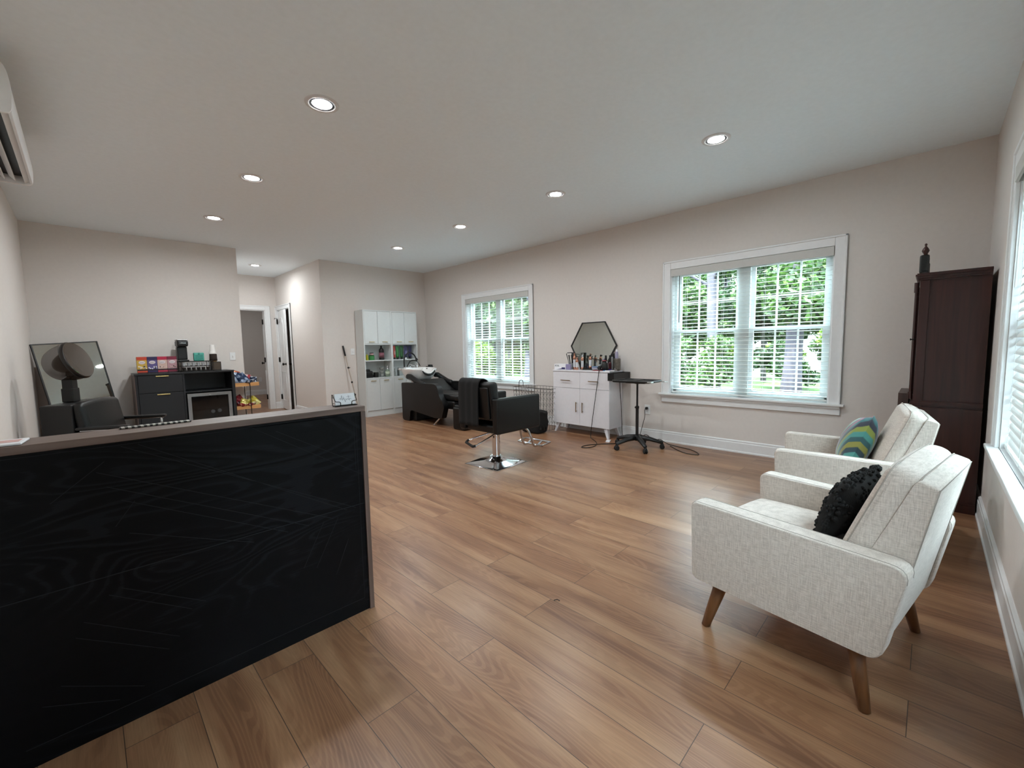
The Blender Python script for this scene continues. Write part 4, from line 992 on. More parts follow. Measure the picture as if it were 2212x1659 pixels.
m = MB().rbox(-.035, .035, -.045, .045, 0, .035, .008, 2); single(m, 'clip_pack', colmat('lilac_pack', '#a9a6c4'), 'lilac pack of clips lying on the black tray', 'clips', (4.78, 3.165, ZT+.0145))
m = MB().rbox(-.02, .02, -.022, .022, 0, .055, .006, 2); single(m, 'small_cup', PAPER, 'tiny white cup on the right half of the black tray', 'cup', (4.79, 3.10, ZT+.0145))
pk = thing('product_packet', 'lilac and white packet leaning beside the foil box', 'packet', (4.66, 3.53, ZT))
MB().rbox(-.012, .012, -.04, .04, 0, .075, .008, 2).build('pouch', colmat('lavender', '#8f88ad'), pk)
m = MB().tube([(0, .13, .0), (0, .12, .155), (0, -.13, .12), (0, -.15, .0)], .0035, 6); single(m, 'wire_stand', BLACK, 'thin black wire frame standing against the hexagonal mirror', 'stand', (4.875, 3.26, ZT))
BLK = BLACK
def can(label, x, y, h_, r_, c, cap_h=.05, band=None, sh=.01, capm=None):
    t = thing('product_bottle', label, 'bottle', (x, y, ZT))
    MB().lathe([(0, 0), (r_*.95, 0), (r_, .004), (r_, h_-cap_h-sh), (r_*.7, h_-cap_h), (0, h_-cap_h)], seg=16).build('body', c, t)
    MB().lathe([(0, h_-cap_h), (r_*.68, h_-cap_h), (r_*.62, h_-.004), (r_*.4, h_), (0, h_)], seg=16).build('cap', capm or BLK, t)
    if band: MB().lathe([(r_*1.015, h_*.32), (r_*1.015, h_*.6)], seg=16).build('label', band, t)
can('slim lilac bottle at the left of the bottle cluster by the hair dryer', 4.80, 3.055, .15, .018, colmat('lilac', '#8d86a8'), .02, capm=colmat('lilac_cap', '#9a93b5'))
can('black bottle with a white label, front left of the bottle cluster', 4.76, 3.00, .195, .021, BLK, .06, PAPER, .02)
can('black bottle with red base behind the hair dryer', 4.82, 2.975, .195, .02, colmat('wine_red', '#5a1d26'), .09, None, .02)
can('black bottle with a square black cap in the bottle cluster', 4.84, 2.935, .22, .024, BLK, .05, colmat('peach_label', '#c9a596'), .01)
can('tall pale lilac bottle, tallest at the right of the bottle cluster', 4.85, 2.895, .27, .022, colmat('pale_lilac', '#a49fb8'), .03, None, .03, capm=PAPER)
can('slim silver spray can beside the grey tin', 4.74, 2.895, .185, .010, BRUSHED, .01)
m = MB().rbox(-.04, .04, -.042, .042, 0, .155, .012, 3); tn = single(m, 'metal_tin', mat('pewter', '#77726a', .35, .7, noise=.25, nscale=25), 'mottled grey metal tin at the right end of the styling cabinet top', 'tin', (4.80, 2.915-.045, ZT))
# hair dryer lying on the counter
dr = thing('hair_dryer', 'black hair dryer with a red ring lying on the front of the styling cabinet top', 'hair dryer', (4.665, 2.965, ZT))
MB().tube([(0, .0, .125), (.0, -.005, .09), (0, -.01, .05), (0, -.015, .003)], .03, 18, rad=[.026, .036, .040, .042]).build('body', PLASTIC, dr)
MB().lathe([(.022, .124), (.028, .124), (.03, .131), (.022, .133), (.022, .124)], seg=18).build('ring', colmat('red_ring', '#a03436'), dr)
MB().tube([(0, .02, .06), (0, .07, .05), (0, .10, .04)], .018, 12, rad=[.02, .018, .015]).build('handle', PLASTIC, dr)
MB().tube([(0, -.02, .03), (0, -.05, .018)], .02, 12).build('nozzle', PLASTIC, dr)
fi = thing('flat_iron', 'black and blue flat iron lying beside the hair dryer', 'flat iron', (4.655, 3.06, ZT+.006), rz=0)
MB().rbox(-.015, .015, -.02, .075, .035, .05, .005, 2).build('upper_arm', colmat('blue_arm', '#5f7f9f'), fi)
MB().rbox(-.015, .015, -.02, .075, .004, .022, .005, 2).build('lower_arm', colmat('grey_arm', '#9a9aa0'), fi)
MB().rbox(-.014, .014, -.05, -.005, .004, .046, .006, 2).build('handle', PLASTIC, fi)
single(MB().rbox(-.03, .03, -.085, .085, 0, .005, .002, 1, T=Rt(8)), 'red_mat', colmat('red_silicone', '#a8323b'), 'red heat mat under the hair dryer on the front edge of the cabinet', 'mat', (4.64, 3.02, ZT))
single(MB().rbox(-.012, .012, -.07, .07, 0, .008, .003, 2).rbox(-.013, .013, .055, .085, 0, .009, .003, 2, mi=1), 'razor_comb', [PAPER, colmat('blue_tip', '#3f86b8')], 'white comb with a blue tip on the right front edge of the cabinet', 'comb', (4.625, 2.865, ZT))
single(MB().rbox(-.025, .025, -.035, .035, 0, .012, .005, 2).tube([(0, -.03, .01), (.01, -.01, .035), (0, .0, .012)], .004, 6), 'hair_clips', CHROME, 'small silver hair clips lying at the right end of the cabinet top', 'clips', (4.70, 2.845, ZT+.02-.02))
single(MB().rbox(-.02, .02, -.035, .035, 0, .018, .006, 2), 'purple_comb', colmat('violet', '#3a2f7a'), 'short purple comb beside the mottled grey tin', 'comb', (4.73, 2.925-.0, ZT))
# dryer cord
single(MB().tube(curve([(4.60, 2.985, .895), (4.583, 2.99, .86), (4.575, 3.0, .76), (4.57, 3.03, .55), (4.57, 3.07, .3), (4.56, 3.09, .12), (4.53, 3.08, .006), (4.46, 3.0, .005), (4.33, 2.86, .005), (4.17, 2.78, .005), (4.05, 2.80, .005), (4.02, 2.86, .005), (4.12, 2.88, .005), (4.28, 2.80, .005), (4.42, 2.68, .005), (4.5, 2.62, .005)], 8), .0045, 7),
       'extension_cable', CORDM, 'black cord hanging down the front of the styling cabinet and looping on the floor', 'cord')
single(MB().tube(curve([(4.83, 2.838, .74), (4.83, 2.83, .6), (4.84, 2.82, .4), (4.82, 2.80, .2), (4.80, 2.78, .05), (4.80, 2.74, .006), (4.79, 2.62, .005), (4.77, 2.52, .04), (4.765, 2.43, .09), (4.765, 2.33, .03), (4.76, 2.26, .06), (4.76, 2.16, .02), (4.76, 2.05, .006), (4.7, 1.85, .005), (4.55, 1.72, .005), (4.52, 1.84, .005), (4.60, 1.97, .005), (4.74, 2.12, .005)], 8), .0042, 7),
       'extension_cable', CORDM, 'black cord running down the right side of the cabinet and looping past the tray cart', 'cord')
# ------------------------------------------------------------------ tray cart
tc = thing('tray_cart', 'black rolling tray cart on five casters beside the styling cabinet', 'tray cart', (4.42, 2.37, 0))
def tube_leg(a, rr):
    m = MB(); P = [(.03*cos(a), .03*sin(a), .125), (.14*cos(a), .14*sin(a), .112), (rr*cos(a), rr*sin(a), .075)]
    m.tube(P, .03, 10, rad=[.035, .028, .02], flat=.75); return m
CA_ = [radians(155+72*k) for k in range(5)]
for a in CA_:
    rr = .275; lg = tube_leg(a, rr).build('base_leg', PLASTIC, tc)
    c = Vector((rr*cos(a), rr*sin(a), 0)); m = MB()
    m.cyl((c.x, c.y, .05), .012, .035, 10)
    for s in (-1, 1): m.lathe([(0, -.009), (.023, -.009), (.027, -.005), (.027, .005), (.023, .009), (0, .009)], seg=16, T=Tr(c.x+s*.012*cos(a+pi/2), c.y+s*.012*sin(a+pi/2), .0275) @ Rt(math.degrees(a)+90) @ Rt(90, 'Y'))
    m.rbox(c.x-.018, c.x+.018, c.y-.018, c.y+.018, .03, .062, .012, 3)
    m.build('caster', RUBBER, tc)
MB().cyl((0, 0, .09), .04, .06, 20, b=.006).build('hub', PLASTIC, tc)
MB().cyl((0, 0, .15), .0175, .33, 16).cyl((0, 0, .46), .021, .03, 16, b=.003).tube([(0, 0, .475), (-.02, .02, .475)], .008, 8).cyl((0, 0, .49), .011, .27, 12).cyl((0, 0, .745), .03, .02, 16, b=.003).build('post', BLACK, tc)
Tt = Tr(0, 0, .765) @ Rt(0)
m = MB(); pl = rpoly([(-.16, -.22), (.16, -.22), (.16, .24), (-.16, .24)], .04, 5)
m.prism(pl, .0, .012, 'z', T=Tt)
m.tube([(p[0], p[1], .016) for p in pl], .0095, 8, closed=True, T=Tt)
m.rbox(-.06, .06, -.12, .12, -.014, .0, .006, 2, T=Tt)
m.build('tray', PLASTIC, tc)
MB().rbox(-.165, -.10, -.245, -.17, .004, .022, .006, 2, T=Tt).rbox(.09, .175, -.28, -.19, .010, .02, .004, 2, T=Tt @ Rt(4, 'Y')).build('tray_lip', mat('aluminium', '#a8aaa6', .35, .8), tc)
single(MB().box(-.10, .10, -.05, .05, 0, .006), 'tray_liner', BLACK, 'thin black liner lying in the tray of the rolling cart', 'tray liner', (4.47, 2.42, .7775+.0005))

# ------------------------------------------------------------------ wire basket and bag
wb = thing('wire_basket', 'black wire basket with loop handles below the far window', 'basket', (4.66, 4.07, 0))
m = MB(); bw_, bd_, bh = .36, .17, .60
def basket_wires(face, n):
    for k in range(n+1):
        u = -1+2*k/n
        if face in 'fb':
            y = u*bw_; x = -bd_ if face == 'f' else bd_; yield (x*.9, y*.9, .02), (x, y, bh)
        else:
            x = u*bd_; y = bw_ if face == 'l' else -bw_; yield (x*.9, y*.9, .02), (x, y, bh)
for face, n in (('f', 12), ('b', 12), ('l', 6), ('r', 6)):
    ws = list(basket_wires(face, n))
    for k, (a, b) in enumerate(ws):
        a = Vector(a); b = Vector(b); m.tube([a, b], .002, 5)
        if k < n:
            a2 = Vector(ws[k+1][0]); b2 = Vector(ws[k+1][1])
            for z in (.15, .3, .45, .6, .75, .85):   # chevron cross wires
                mid = (a.lerp(b, z+.07)+a2.lerp(b2, z+.07))/2; m.tube([a.lerp(b, z), mid, a2.lerp(b2, z)], .0014, 4)
for z, s in ((bh, 1), (bh-.05, .995), (.02, .9)):
    m.tube([(-bd_*s, -bw_*s, z), (bd_*s, -bw_*s, z), (bd_*s, bw_*s, z), (-bd_*s, bw_*s, z)], .003 if z == bh else .0022, 6, closed=True)
m.build('wire_frame', WIRE, wb)
m = MB()
for s in (-1, 1):
    m.tube(curve([(-.045, s*bw_, bh-.01), (-.045, s*bw_, bh+.05), (-.02, s*bw_, bh+.085), (.02, s*bw_, bh+.085), (.045, s*bw_, bh+.05), (.045, s*bw_, bh-.01)], 5), .0045, 8)
m.build('handle', WIRE, wb)
bag = MB().rbox(-.12, .12, -.15, .17, 0, .30, .05, 4, 4, lambda p: (p.x+.012*sin(p.y*40)*(p.z/.3), p.y+.012*sin(p.z*35), p.z+.015*sin(p.y*25+p.x*30)*(p.z > .2)))
for a in range(5): bag.rbox(-.08+.03*a, -.04+.03*a, -.16, -.12, .05+.03*(a % 2), .10+.03*(a % 2), .015, 3)
single(bag, 'tote_bag', MATTE, 'crumpled black bag on the floor in front of the wire basket', 'bag', (4.36, 3.88, 0))

# ------------------------------------------------------------------ dryer chair, leaning mirror
lm = thing('leaning_mirror', 'tall black-framed mirror leaning in the far left corner behind the hooded dryer', 'mirror', (.06, 6.86, 0), rz=24)
Tm_ = Rt(-4, 'Y') @ Rt(-12, 'X')   # leans back against the corner
mw, mh = .29, 1.365
m = MB(); fwid = .011
for a0, a1, z0, z1 in ((-mw, -mw+fwid, 0, mh), (mw-fwid, mw, 0, mh), (-mw+fwid, mw-fwid, 0, fwid), (-mw+fwid, mw-fwid, mh-fwid, mh)): m.box(a0, a1, -.012, .012, z0, z1, T=Tm_)
m.build('frame', BLACK, lm)
MB().box(-mw+fwid, mw-fwid, -.004, .006, fwid, mh-fwid, T=Tm_).build('mirror_glass', MIRROR, lm)

dc = thing('dryer_chair', 'black hooded dryer chair by the left wall behind the reception desk', 'dryer chair', (.194, 5.037, 0), rz=62)
# local: faces -Y
MB().rbox(-.26, .26, -.34, .165, .28, .46, .04, 4).build('seat', VINYL, dc)
MB().rbox(-.265, .265, -.045, .045, .0, .36, .04, 5, 4, lambda p: (p.x, p.y-(.02*max(0, 1-(p.x/.26)**2) if p.y < 0 else 0), p.z+.02*(1-(p.x/.27)**2)*(p.z > .3)), T=Tr(0, .115, .44) @ Rt(-10, 'X')).build('backrest', VINYL, dc)
MB().rbox(-.28, .28, .185, .39, .06, .79, .012, 3).build('back_box', BLACK, dc)
for s in (-1, 1):
    ar = MB().rbox(s*.31-.025, s*.31+.025, -.20, .15, .585, .610, .011, 3).build('armrest', PLASTIC, dc)
    MB().tube(curve([(s*.31, -.16, .58), (s*.31, -.16, .35), (s*.29, -.10, .2), (s*.26, .1, .2)], 5), .010, 8).tube([(s*.31, -.18, .579), (s*.31, .13, .579)], .005, 6).build('arm_tube', CHROME, ar)
m = MB().cyl((0, 0, .06), .06, .22, 20)
for s in range(4): a = pi/4+s*pi/2; m.tube([(0, 0, .05), (.28*cos(a), .28*sin(a), .02)], .025, 8, flat=.6)
m.build('pedestal', CHROME, dc)
m = MB().rbox(-.04, .04, .30, .37, .792, 1.02, .01, 2).rbox(-.046, .046, .295, .375, .792, .91, .008, 2); m.build('hood_post', BLACK, dc)
SMOKE = glass('smoked_hood', (.20, .16, .12, 1), .45, .55, (.055, .042, .032, 1))
Thd = Tr(0, .27, 1.145) @ Rt(70, 'X')     # opening towards -Y, tipped up
pr = []
for k in range(15):
    a = radians(90*k/14); pr.append((.158*cos(a)**.6 if k < 14 else 0, -.205*sin(a)))
pr = [(.151, .02)]+pr
MB().lathe([(r_, z) for r_, z in pr], seg=36, T=Thd).build('hood', SMOKE, dc)
MB().lathe([(.145, .018), (.155, .014), (.163, 0.0), (.161, -.014), (.153, -.004), (.147, .012), (.145, .018)], seg=36, T=Thd).build('hood_rim', mat('dark_rim', '#15110e', .35), dc)

# ------------------------------------------------------------------ coffee bar
cb = thing('coffee_bar', 'black coffee bar cabinet with brass handles and an open bay holding a small fridge', 'cabinet', (.93, 7.1, 0))
def k_(mb): return mb.at(Tr(-.93, -7.1, 0))
KX0, KX1, KY0, KY1, KZ = .415, 1.45, 6.88, 7.315, .945
KM = .89
BLKP = mat('black_panel', '#101216', .5, bump=.1, bscale=60, stretch=(1, 1, .1))
k_(MB()).box(KX0, KX0+.022, KY0, KY1, 0, KZ-.022).box(KX1-.03, KX1, KY0, KY1, 0, KZ-.022).box(KM-.01, KM+.01, KY0+.01, KY1, .05, KZ-.022).box(KX0+.022, KX1-.03, KY1-.01, KY1, 0, KZ-.022).box(KX0+.022, KX1-.03, KY0+.015, KY1-.01, .03, .05).build('carcass', [BLKP], cb)
k_(MB()).rbox(KX0-.006, KX1+.004, KY0-.01, KY1, KZ-.022, KZ, .002, 1).build('top', mat('black_top', '#17181a', .35), cb)
k_(MB()).box(KM+.01, KX1-.03, KY0+.02, KY1-.01, .672, .688).build('shelf', BLKP, cb)
k_(MB()).box(KX0-.0065, KX0-.0005, KY0, KY1, 0, KZ-.022).build('side_skin', BROWN_SIDE, cb)
for z0, z1, hz in ((.70, .918, .905), (.055, .695, .675)):
    d = k_(MB()).rbox(KX0+.026, KM-.014, KY0-.004, KY0+.012, z0, z1, .0015, 1).build('drawer' if z0 > .5 else 'door', BLKP, cb)
    k_(MB()).rbox(.612, .74, KY0-.022, KY0-.004, hz-.005, hz+.006, .002, 1).build('handle', GOLD, d)
fr = thing('mini_fridge', 'small glass-door drinks fridge with a grey frame in the open bay of the coffee bar', 'fridge', (1.155, 6.95, .051))
FX0, FX1 = -.245, .245; fz = .605
MB().box(FX0+.005, FX1-.005, -.04, .30, 0, fz).build('body', BLACK, fr)
MB().box(FX0, FX0+.04, -.09, -.045, 0, fz).box(FX1-.04, FX1, -.09, -.045, 0, fz).box(FX0+.04, FX1-.04, -.09, -.045, fz-.04, fz).box(FX0+.04, FX1-.04, -.09, -.045, 0, .04).build('door_frame', BRUSHED, fr)
MB().box(FX0+.04, FX1-.04, -.07, -.066, .04, fz-.04).build('door_glass', glass('smoke_glass', (.55, .56, .58, 1), 1), fr)
MB().box(-.012, .012, -.0935, -.0905, fz-.028, fz-.02).build('badge', CHROME, fr)
m = MB()
for z in (.2, .38):
    for k in range(9): m.tube([(-.2, -.062+.002*k, z), (.2, -.062+.002*k, z)], .001, 4)
m.build('rack', CHROME, fr)
for k, (x, z) in enumerate(((.025, .345), (.10, .35), (-.01, .20), (.06, .208))):
    single(MB().lathe([(0, 0), (.022, .001), (.024, .004), (.024, .012), (0, .012)], seg=16, T=Rt(90, 'X')), 'drink_can', colmat('can_end%d' % k, '#ffffff', .3),
           ['pale round can end in the fridge, upper left of four', 'pale round can end in the fridge, upper right of four', 'pale round can end in the fridge, lower left of four', 'pale round can end in the fridge, lower right of four'][k], 'can', (1.155+x, 6.95-.0475, .051+z), group='drinks in the small fridge')
# coffee bag boxes
def coffee_box(x, cols, label):
    t = thing('coffee_box', label, 'box', (x, 7.06, KZ))
    MB().box(-.048, .048, -.045, .045, 0, .205).build('carton', colmat('box_'+cols[0][1:]+str(x), cols[1], .5), t)
    MB().rbox(-.0482, .0482, -.0462, -.0452, .165, .206, .0003, 1).rbox(-.0482, .0482, -.0462, -.0452, .01, .032, .0003, 1).build('top_band', colmat('band_'+cols[0][1:]+str(x), cols[0], .5), t)
    MB().rbox(-.0482, .0482, -.0462, -.0452, .033, .05, .0003, 1).rbox(-.0482, .0482, -.0462, -.0452, .0, .0095, .0003, 1).build('dark_band', colmat('dark_'+cols[0][1:]+str(x), '#1d0f14', .5), t)
    MB().lathe([(0, 0), (.03, 0), (.03, .001), (0, .001)], seg=20, sx=1.05, sy=.7, T=Tr(0, -.0462, .135) @ Rt(90, 'X')).build('oval_logo', colmat('logo_'+cols[0][1:]+str(x), '#d9cdd0', .5), t)
    m = MB(); rn = random.Random(int(x*1000))
    for k in range(9): m.lathe([(0, 0), (.008, 0), (.008, .001), (0, .001)], seg=8, sx=rn.uniform(.7, 1.5), T=Tr(rn.uniform(-.036, .036), -.0462, rn.uniform(.055, .085)) @ Rt(90, 'X'))
    m.build('picture', colmat('pic_'+cols[0][1:]+str(x), cols[2], .6), t)
    m = MB()
    for k in range(3): m.tube([(-.02+.012*k, -.0475, .132), (-.012+.012*k, -.0475, .139), (-.008+.012*k, -.0475, .131)], .0012, 4)
    m.build('script', BLACK, t)
coffee_box(.505, ('#c4442c', '#c9a548', '#ece3d6'), 'orange and yellow drink box, leftmost of four on the coffee bar')
coffee_box(.604, ('#2b2350', '#5d5288', '#e6e4ee'), 'purple and navy drink box, second of four on the coffee bar')
coffee_box(.703, ('#b52345', '#d1b2a6', '#e0c4bc'), 'crimson and beige drink box, third of four on the coffee bar')
coffee_box(.802, ('#7a1f38', '#b98e94', '#caa6a6'), 'maroon and dusty pink drink box, nearest the coffee maker')
pdw = thing('pod_drawer', 'black wire coffee pod drawer on the coffee bar under the coffee maker', 'pod drawer', (1.045, 7.09, KZ))
m = MB().rbox(-.19, .19, -.15, .15, .125, .135, .003, 1)
for x in (-.188, -.16, .16, .188):
    for y in (-.148, .148): m.tube([(x, y, 0), (x, y, .126)], .0035, 6)
for z in (.004, .035, .065, .095): m.tube([(-.188, -.148, z), (-.188, .148, z)], .002, 5).tube([(.188, -.148, z), (.188, .148, z)], .002, 5)
m.tube([(-.188, -.148, .004), (.188, -.148, .004), (.188, .148, .004), (-.188, .148, .004)], .003, 5, closed=True)
m.box(-.16, .16, -.146, .14, .004, .01).tube([(-.16, -.15, .07), (.16, -.15, .07)], .003, 5).box(-.16, .16, -.1, .14, .07, .074)
m.build('wire_frame', WIRE, pdw)
PODW = colmat('pod_white', '#b9bec2', .4); PODD = colmat('pod_dark', '#2a2522', .4)
pod = None
for k in range(12):
    row = k//6; x = 1.045-.13+.052*(k % 6); z = KZ+(.0745 if row == 0 else .0105)
    if k == 0 or k == 6:
        pod = MB().lathe([(0, 0), (.015, 0), (.021, .038), (.0235, .040), (.0235, .043), (0, .043)], seg=14).build('coffee_pod', PODW if row == 0 else PODD)
        o = pod
    else: o = pod.copy(); COL.objects.link(o)
    o.location = (x, 7.09-.115, z)
    nth = ['leftmost', 'second from left', 'third from left', 'fourth from left', 'fifth from left', 'rightmost'][k % 6]
    tag(o, ('white coffee pod, %s in the upper row of the pod drawer' if row == 0 else 'dark coffee pod, %s in the lower row of the pod drawer') % nth, 'coffee pod', 'coffee pods in the wire drawer')
cm = thing('coffee_maker', 'slim black single-cup coffee maker standing on the pod drawer', 'coffee maker', (.925, 7.09, KZ+.1355))
MB().rbox(-.056, .056, -.10, .12, 0, .022, .008, 3).build('base', PLASTIC, cm)
MB().rbox(-.054, .054, -.01, .12, .022, .195, .012, 3).build('body', PLASTIC, cm)
MB().rbox(-.060, .060, -.10, .12, .195, .275, .022, 4).build('head', BLACK, cm)
MB().rbox(-.058, .058, -.098, .118, .2755, .287, .01, 3).build('lid', BRUSHED, cm)
MB().rbox(-.034, .034, -.1025, -.1005, .237, .244, .0005, 1).build('name_plate', CHROME, cm)
tl = thing('teal_caddy', 'small teal tin standing on the pod drawer beside the coffee maker', 'tin', (1.095, 7.06, KZ+.1355))
TEAL = colmat('teal_tin', '#4fa595', .45)
MB().rbox(-.058, .058, -.03, .03, 0, .112, .012, 3).build('body', TEAL, tl)
MB().rbox(-.042, .042, -.033, -.0302, .02, .085, .012, 2).lathe([(0, 0), (.012, 0), (.012, .003), (0, .003)], seg=12, T=Tr(0, -.0302, .10) @ Rt(90, 'X')).build('front_panel', colmat('teal_dark', '#3d8d80', .5), tl)
hb_ = thing('cup_holder_box', 'small brown and black box on the right end of the coffee bar', 'box', (1.28, 7.10, KZ))
MB().rbox(-.05, .06, -.06, .06, 0, .118, .002, 1).build('carton', BLACK, hb_)
MB().rbox(-.042, .052, -.0615, -.0602, .008, .11, .0005, 1).build('front', colmat('kraft_dark', '#4f4235', .7), hb_)
sl_ = thing('cup_sleeves', 'stack of dark brown cup sleeves on the small box, under the white cups', 'cup sleeves', (1.265, 7.10, KZ+.1185))
MB().lathe([(.0, 0), (.038, 0), (.038, .012), (.036, .013), (.0, .013)], seg=20).build('kraft_sleeve', colmat('kraft', '#b98d5a', .8), sl_)
MB().lathe([(.0, .0135), (.048, .0135), (.045, .05), (.044, .1), (.040, .108), (0, .108)], seg=20).build('dark_sleeves', colmat('sleeve_brown', '#2a1d15', .8), sl_)
cp = thing('paper_cups', 'stack of upside-down white paper cups on the brown sleeves', 'paper cups', (1.262, 7.10, KZ+.227))
m = MB()
pr = []
for k in range(4): pr += [(.045-.0035*k, .018*k), (.047-.0035*k, .018*k+.003), (.0435-.0035*k, .018*k+.006)]
pr += [(.028, .125), (.026, .127), (0, .126)]
m.lathe([(0, 0)]+pr, seg=22).build('cups', colmat('cup_white', '#ebe8e4', .6), cp)

# ------------------------------------------------------------------ snack rack
rk = thing('snack_rack', 'two-tier bamboo and black wire snack rack between the coffee bar and hallway', 'rack', (1.64, 7.1, 0))
def r_(mb): return mb.at(Tr(-1.64, -7.1, 0))
for z in (.70, .37):
    m = r_(MB()); x0, x1, y0, y1 = 1.475, 1.775, 6.98, 7.27
    if z < .5: x1 = 1.78
    m.box(x0, x1, y0, y0+.012, z, z+.05).box(x0, x1, y1-.012, y1, z, z+.05).box(x0, x0+.012, y0+.012, y1-.012, z, z+.05).box(x1-.012, x1, y0+.012, y1-.012, z, z+.05).box(x0+.012, x1-.012, y0+.012, y1-.012, z, z+.01)
    m.build('shelf_tray', RACKWOOD, rk)
m = r_(MB())
for x in (1.655,): m.tube(curve([(x-.035, 6.972, .78), (x-.015, 6.972, .76), (x, 6.972, .72), (x+.0, 6.972, .6), (x, 6.972, .3), (x, 6.972, 0)], 4), .0055, 7)
m.tube([(1.47, 6.975, 0), (1.47, 6.975, .88), (1.47, 7.275, .88), (1.47, 7.275, 0)], .0055, 7).tube([(1.655, 7.278, 0), (1.655, 7.278, .72)], .0055, 7)
m.tube([(1.47, 6.975, .02), (1.655, 6.972, .02)], .004, 6).tube([(1.47, 7.275, .02), (1.655, 7.278, .02)], .004, 6)
m.build('wire_frame', WIRE, rk)
def snack_bag(label, loc, rot, w_, h_, c1, c2):
    m = MB(); n = 8; vs_ = []; fs = []
    for sd in (1, -1):
        for i in range(n+1):
            for j in range(n+1):
                u = -1+2*i/n; v = -1+2*j/n; k = max(0, 1-u**2)**.4*max(0, 1-abs(v)**3)**.6
                vs_.append((u*w_/2*(1-.08*k), sd*(.025*k*(1+.25*sin(u*5+v*4)))+.004*sin(u*9)*(abs(v) > .9), v*h_/2))
    o_ = (n+1)**2
    for i in range(n):
        for j in range(n):
            a = i*(n+1)+j; f = (a, a+n+1, a+n+2, a+1); fs.append(f); fs.append(tuple(q+o_ for q in f[::-1]))
    nm = N('snack_print'); vz = nm.n('ShaderNodeTexVoronoi', i_Scale=22.0); nm.l(nm.coord(), vz.inputs['Vector'])
    sp = nm.n('ShaderNodeSeparateColor'); nm.l(vz.outputs['Color'], sp.inputs[0])
    nm.l(nm.ramp(sp.outputs[0], [(.55, lin(c1)), (.62, lin(c2))]), nm.b.inputs['Base Color']); nm.b.inputs['Roughness'].default_value = .25; nm.b.inputs['Metallic'].default_value = .2
    m.add(vs_, fs, 0, True); o = m.build('snack_bag', nm.m); o.location = loc; o.rotation_euler = tuple(radians(a) for a in rot)
    return tag(o, label, 'snack bag', 'snack bags on the rack')
BL, WH, RE, YE = '#1d3150', '#9aa6b8', '#8c2b35', '#b8a93a'
snack_bag('blue snack bag with an orange edge at the left end of the top tier', (1.515, 7.08, .82), (-15, 10, 0), .12, .17, BL, WH)
snack_bag('orange snack bag peeking out behind the blue bags on the top tier', (1.52, 7.16, .855), (-10, 25, 0), .10, .14, '#b3563a', '#c97a55')
snack_bag('large dark blue snack bag leaning in the middle of the top tier', (1.59, 7.05, .80), (-20, -35, 5), .13, .17, BL, '#7f8fa8')
snack_bag('red and white snack bag behind the blue ones on the top tier', (1.675, 7.15, .79), (-10, 8, 0), .08, .14, '#9c2f3c', '#d5b7b7')
snack_bag('blue and white snack bag lying at the front of the top tier', (1.66, 7.02, .752), (60, -15, 10), .13, .12, '#27405f', '#aab4c4')
snack_bag('small blue snack bag with white print at the right end of the top tier', (1.725, 7.06, .775), (-18, 5, -8), .09, .11, '#1c2942', '#b9c0cc')
snack_bag('dark red snack bag standing at the back left of the lower tier', (1.54, 7.12, .48), (-12, -30, 0), .13, .16, RE, '#4a1b20')
snack_bag('yellow snack bag in the middle of the lower tier', (1.60, 7.07, .45), (-25, 20, 0), .12, .13, '#9a8a34', '#d0c66c')
snack_bag('bright yellow snack bag at the right end of the lower tier', (1.72, 7.08, .465), (-20, -38, 0), .11, .15, YE, '#cfca86')
snack_bag('red snack bag lying at the front left of the lower tier', (1.55, 7.01, .425), (65, 10, 0), .13, .1, '#8a2d2f', '#c08a7a')
snack_bag('red and tan snack bag lying at the front right of the lower tier', (1.66, 7.015, .425), (68, -8, 5), .13, .1, '#7d2834', '#bfae9a')

# ------------------------------------------------------------------ mop pole
mp = thing('mop', 'slim steel telescopic mop handle leaning against the far wall beside the white shelves', 'mop', (3.34, 7.2, 0))
a = Vector((.03, -.05, .04)); b = Vector((-.14, .125, 1.26)); d = (b-a)
MB().tube([a, b], .009, 10).build('pole', mat('satin_pole', '#c7b9ac', .3, .6), mp)
MB().tube([a+d*.86, b+d*.005], .014, 10).build('grip', PLASTIC, mp)
m = MB()
for f in (.3, .48, .69): m.tube([a+d*(f-.012), a+d*(f+.012)], .015, 10)
m.tube([a+d*.69, a+d*.69+Vector((.03, -.01, .0))], .006, 6); m.build('clamp', PLASTIC, mp)
MB().rbox(-.11, .17, -.10, .0, .0, .035, .01, 2).build('mop_head', mat('grey_pad', '#77787a', .9), mp)

# ------------------------------------------------------------------ air conditioner
ac = thing('air_conditioner', 'white wall-mounted split air conditioner at the upper left edge', 'air conditioner', (XL, 3.9, 2.365))
ACW = mat('ac_white', '#dedede', .4)
ya, yb = -.65, .62
prf = rpoly([(0, .0), (0, .29), (.17, .29), (.245, .235), (.262, .12), (.250, .0)], [.005, .005, .06, .06, .06, .03], 5)
for y_ in (ya, yb-.014): MB().prism(prf, y_, y_+.014, 'y', smooth=True).build('end_cap', mat('ac_cap', '#ecebea', .4), ac)
MB().prism(rpoly([(0, .062), (0, .288), (.17, .288), (.243, .233), (.260, .12), (.251, .012), (.238, .012), (.24, .062)], [.004, .004, .06, .06, .06, .004, .004, .004], 4), ya+.014, yb-.014, 'y', smooth=True).build('body', ACW, ac)
MB().box(.0, .035, ya+.014, yb-.014, .0, .061).build('back_plate', ACW, ac)
MB().box(.036, .237, ya+.015, yb-.015, .054, .060).build('outlet_cavity', BLACK, ac)
for x, an in ((.07, 62), (.115, 52), (.16, 45)):
    MB().rbox(-.020, .020, ya+.02, yb-.03, -.003, .003, .002, 1, T=Tr(x, 0, .028) @ Rt(an, 'Y')).build('louvre', ACW, ac)
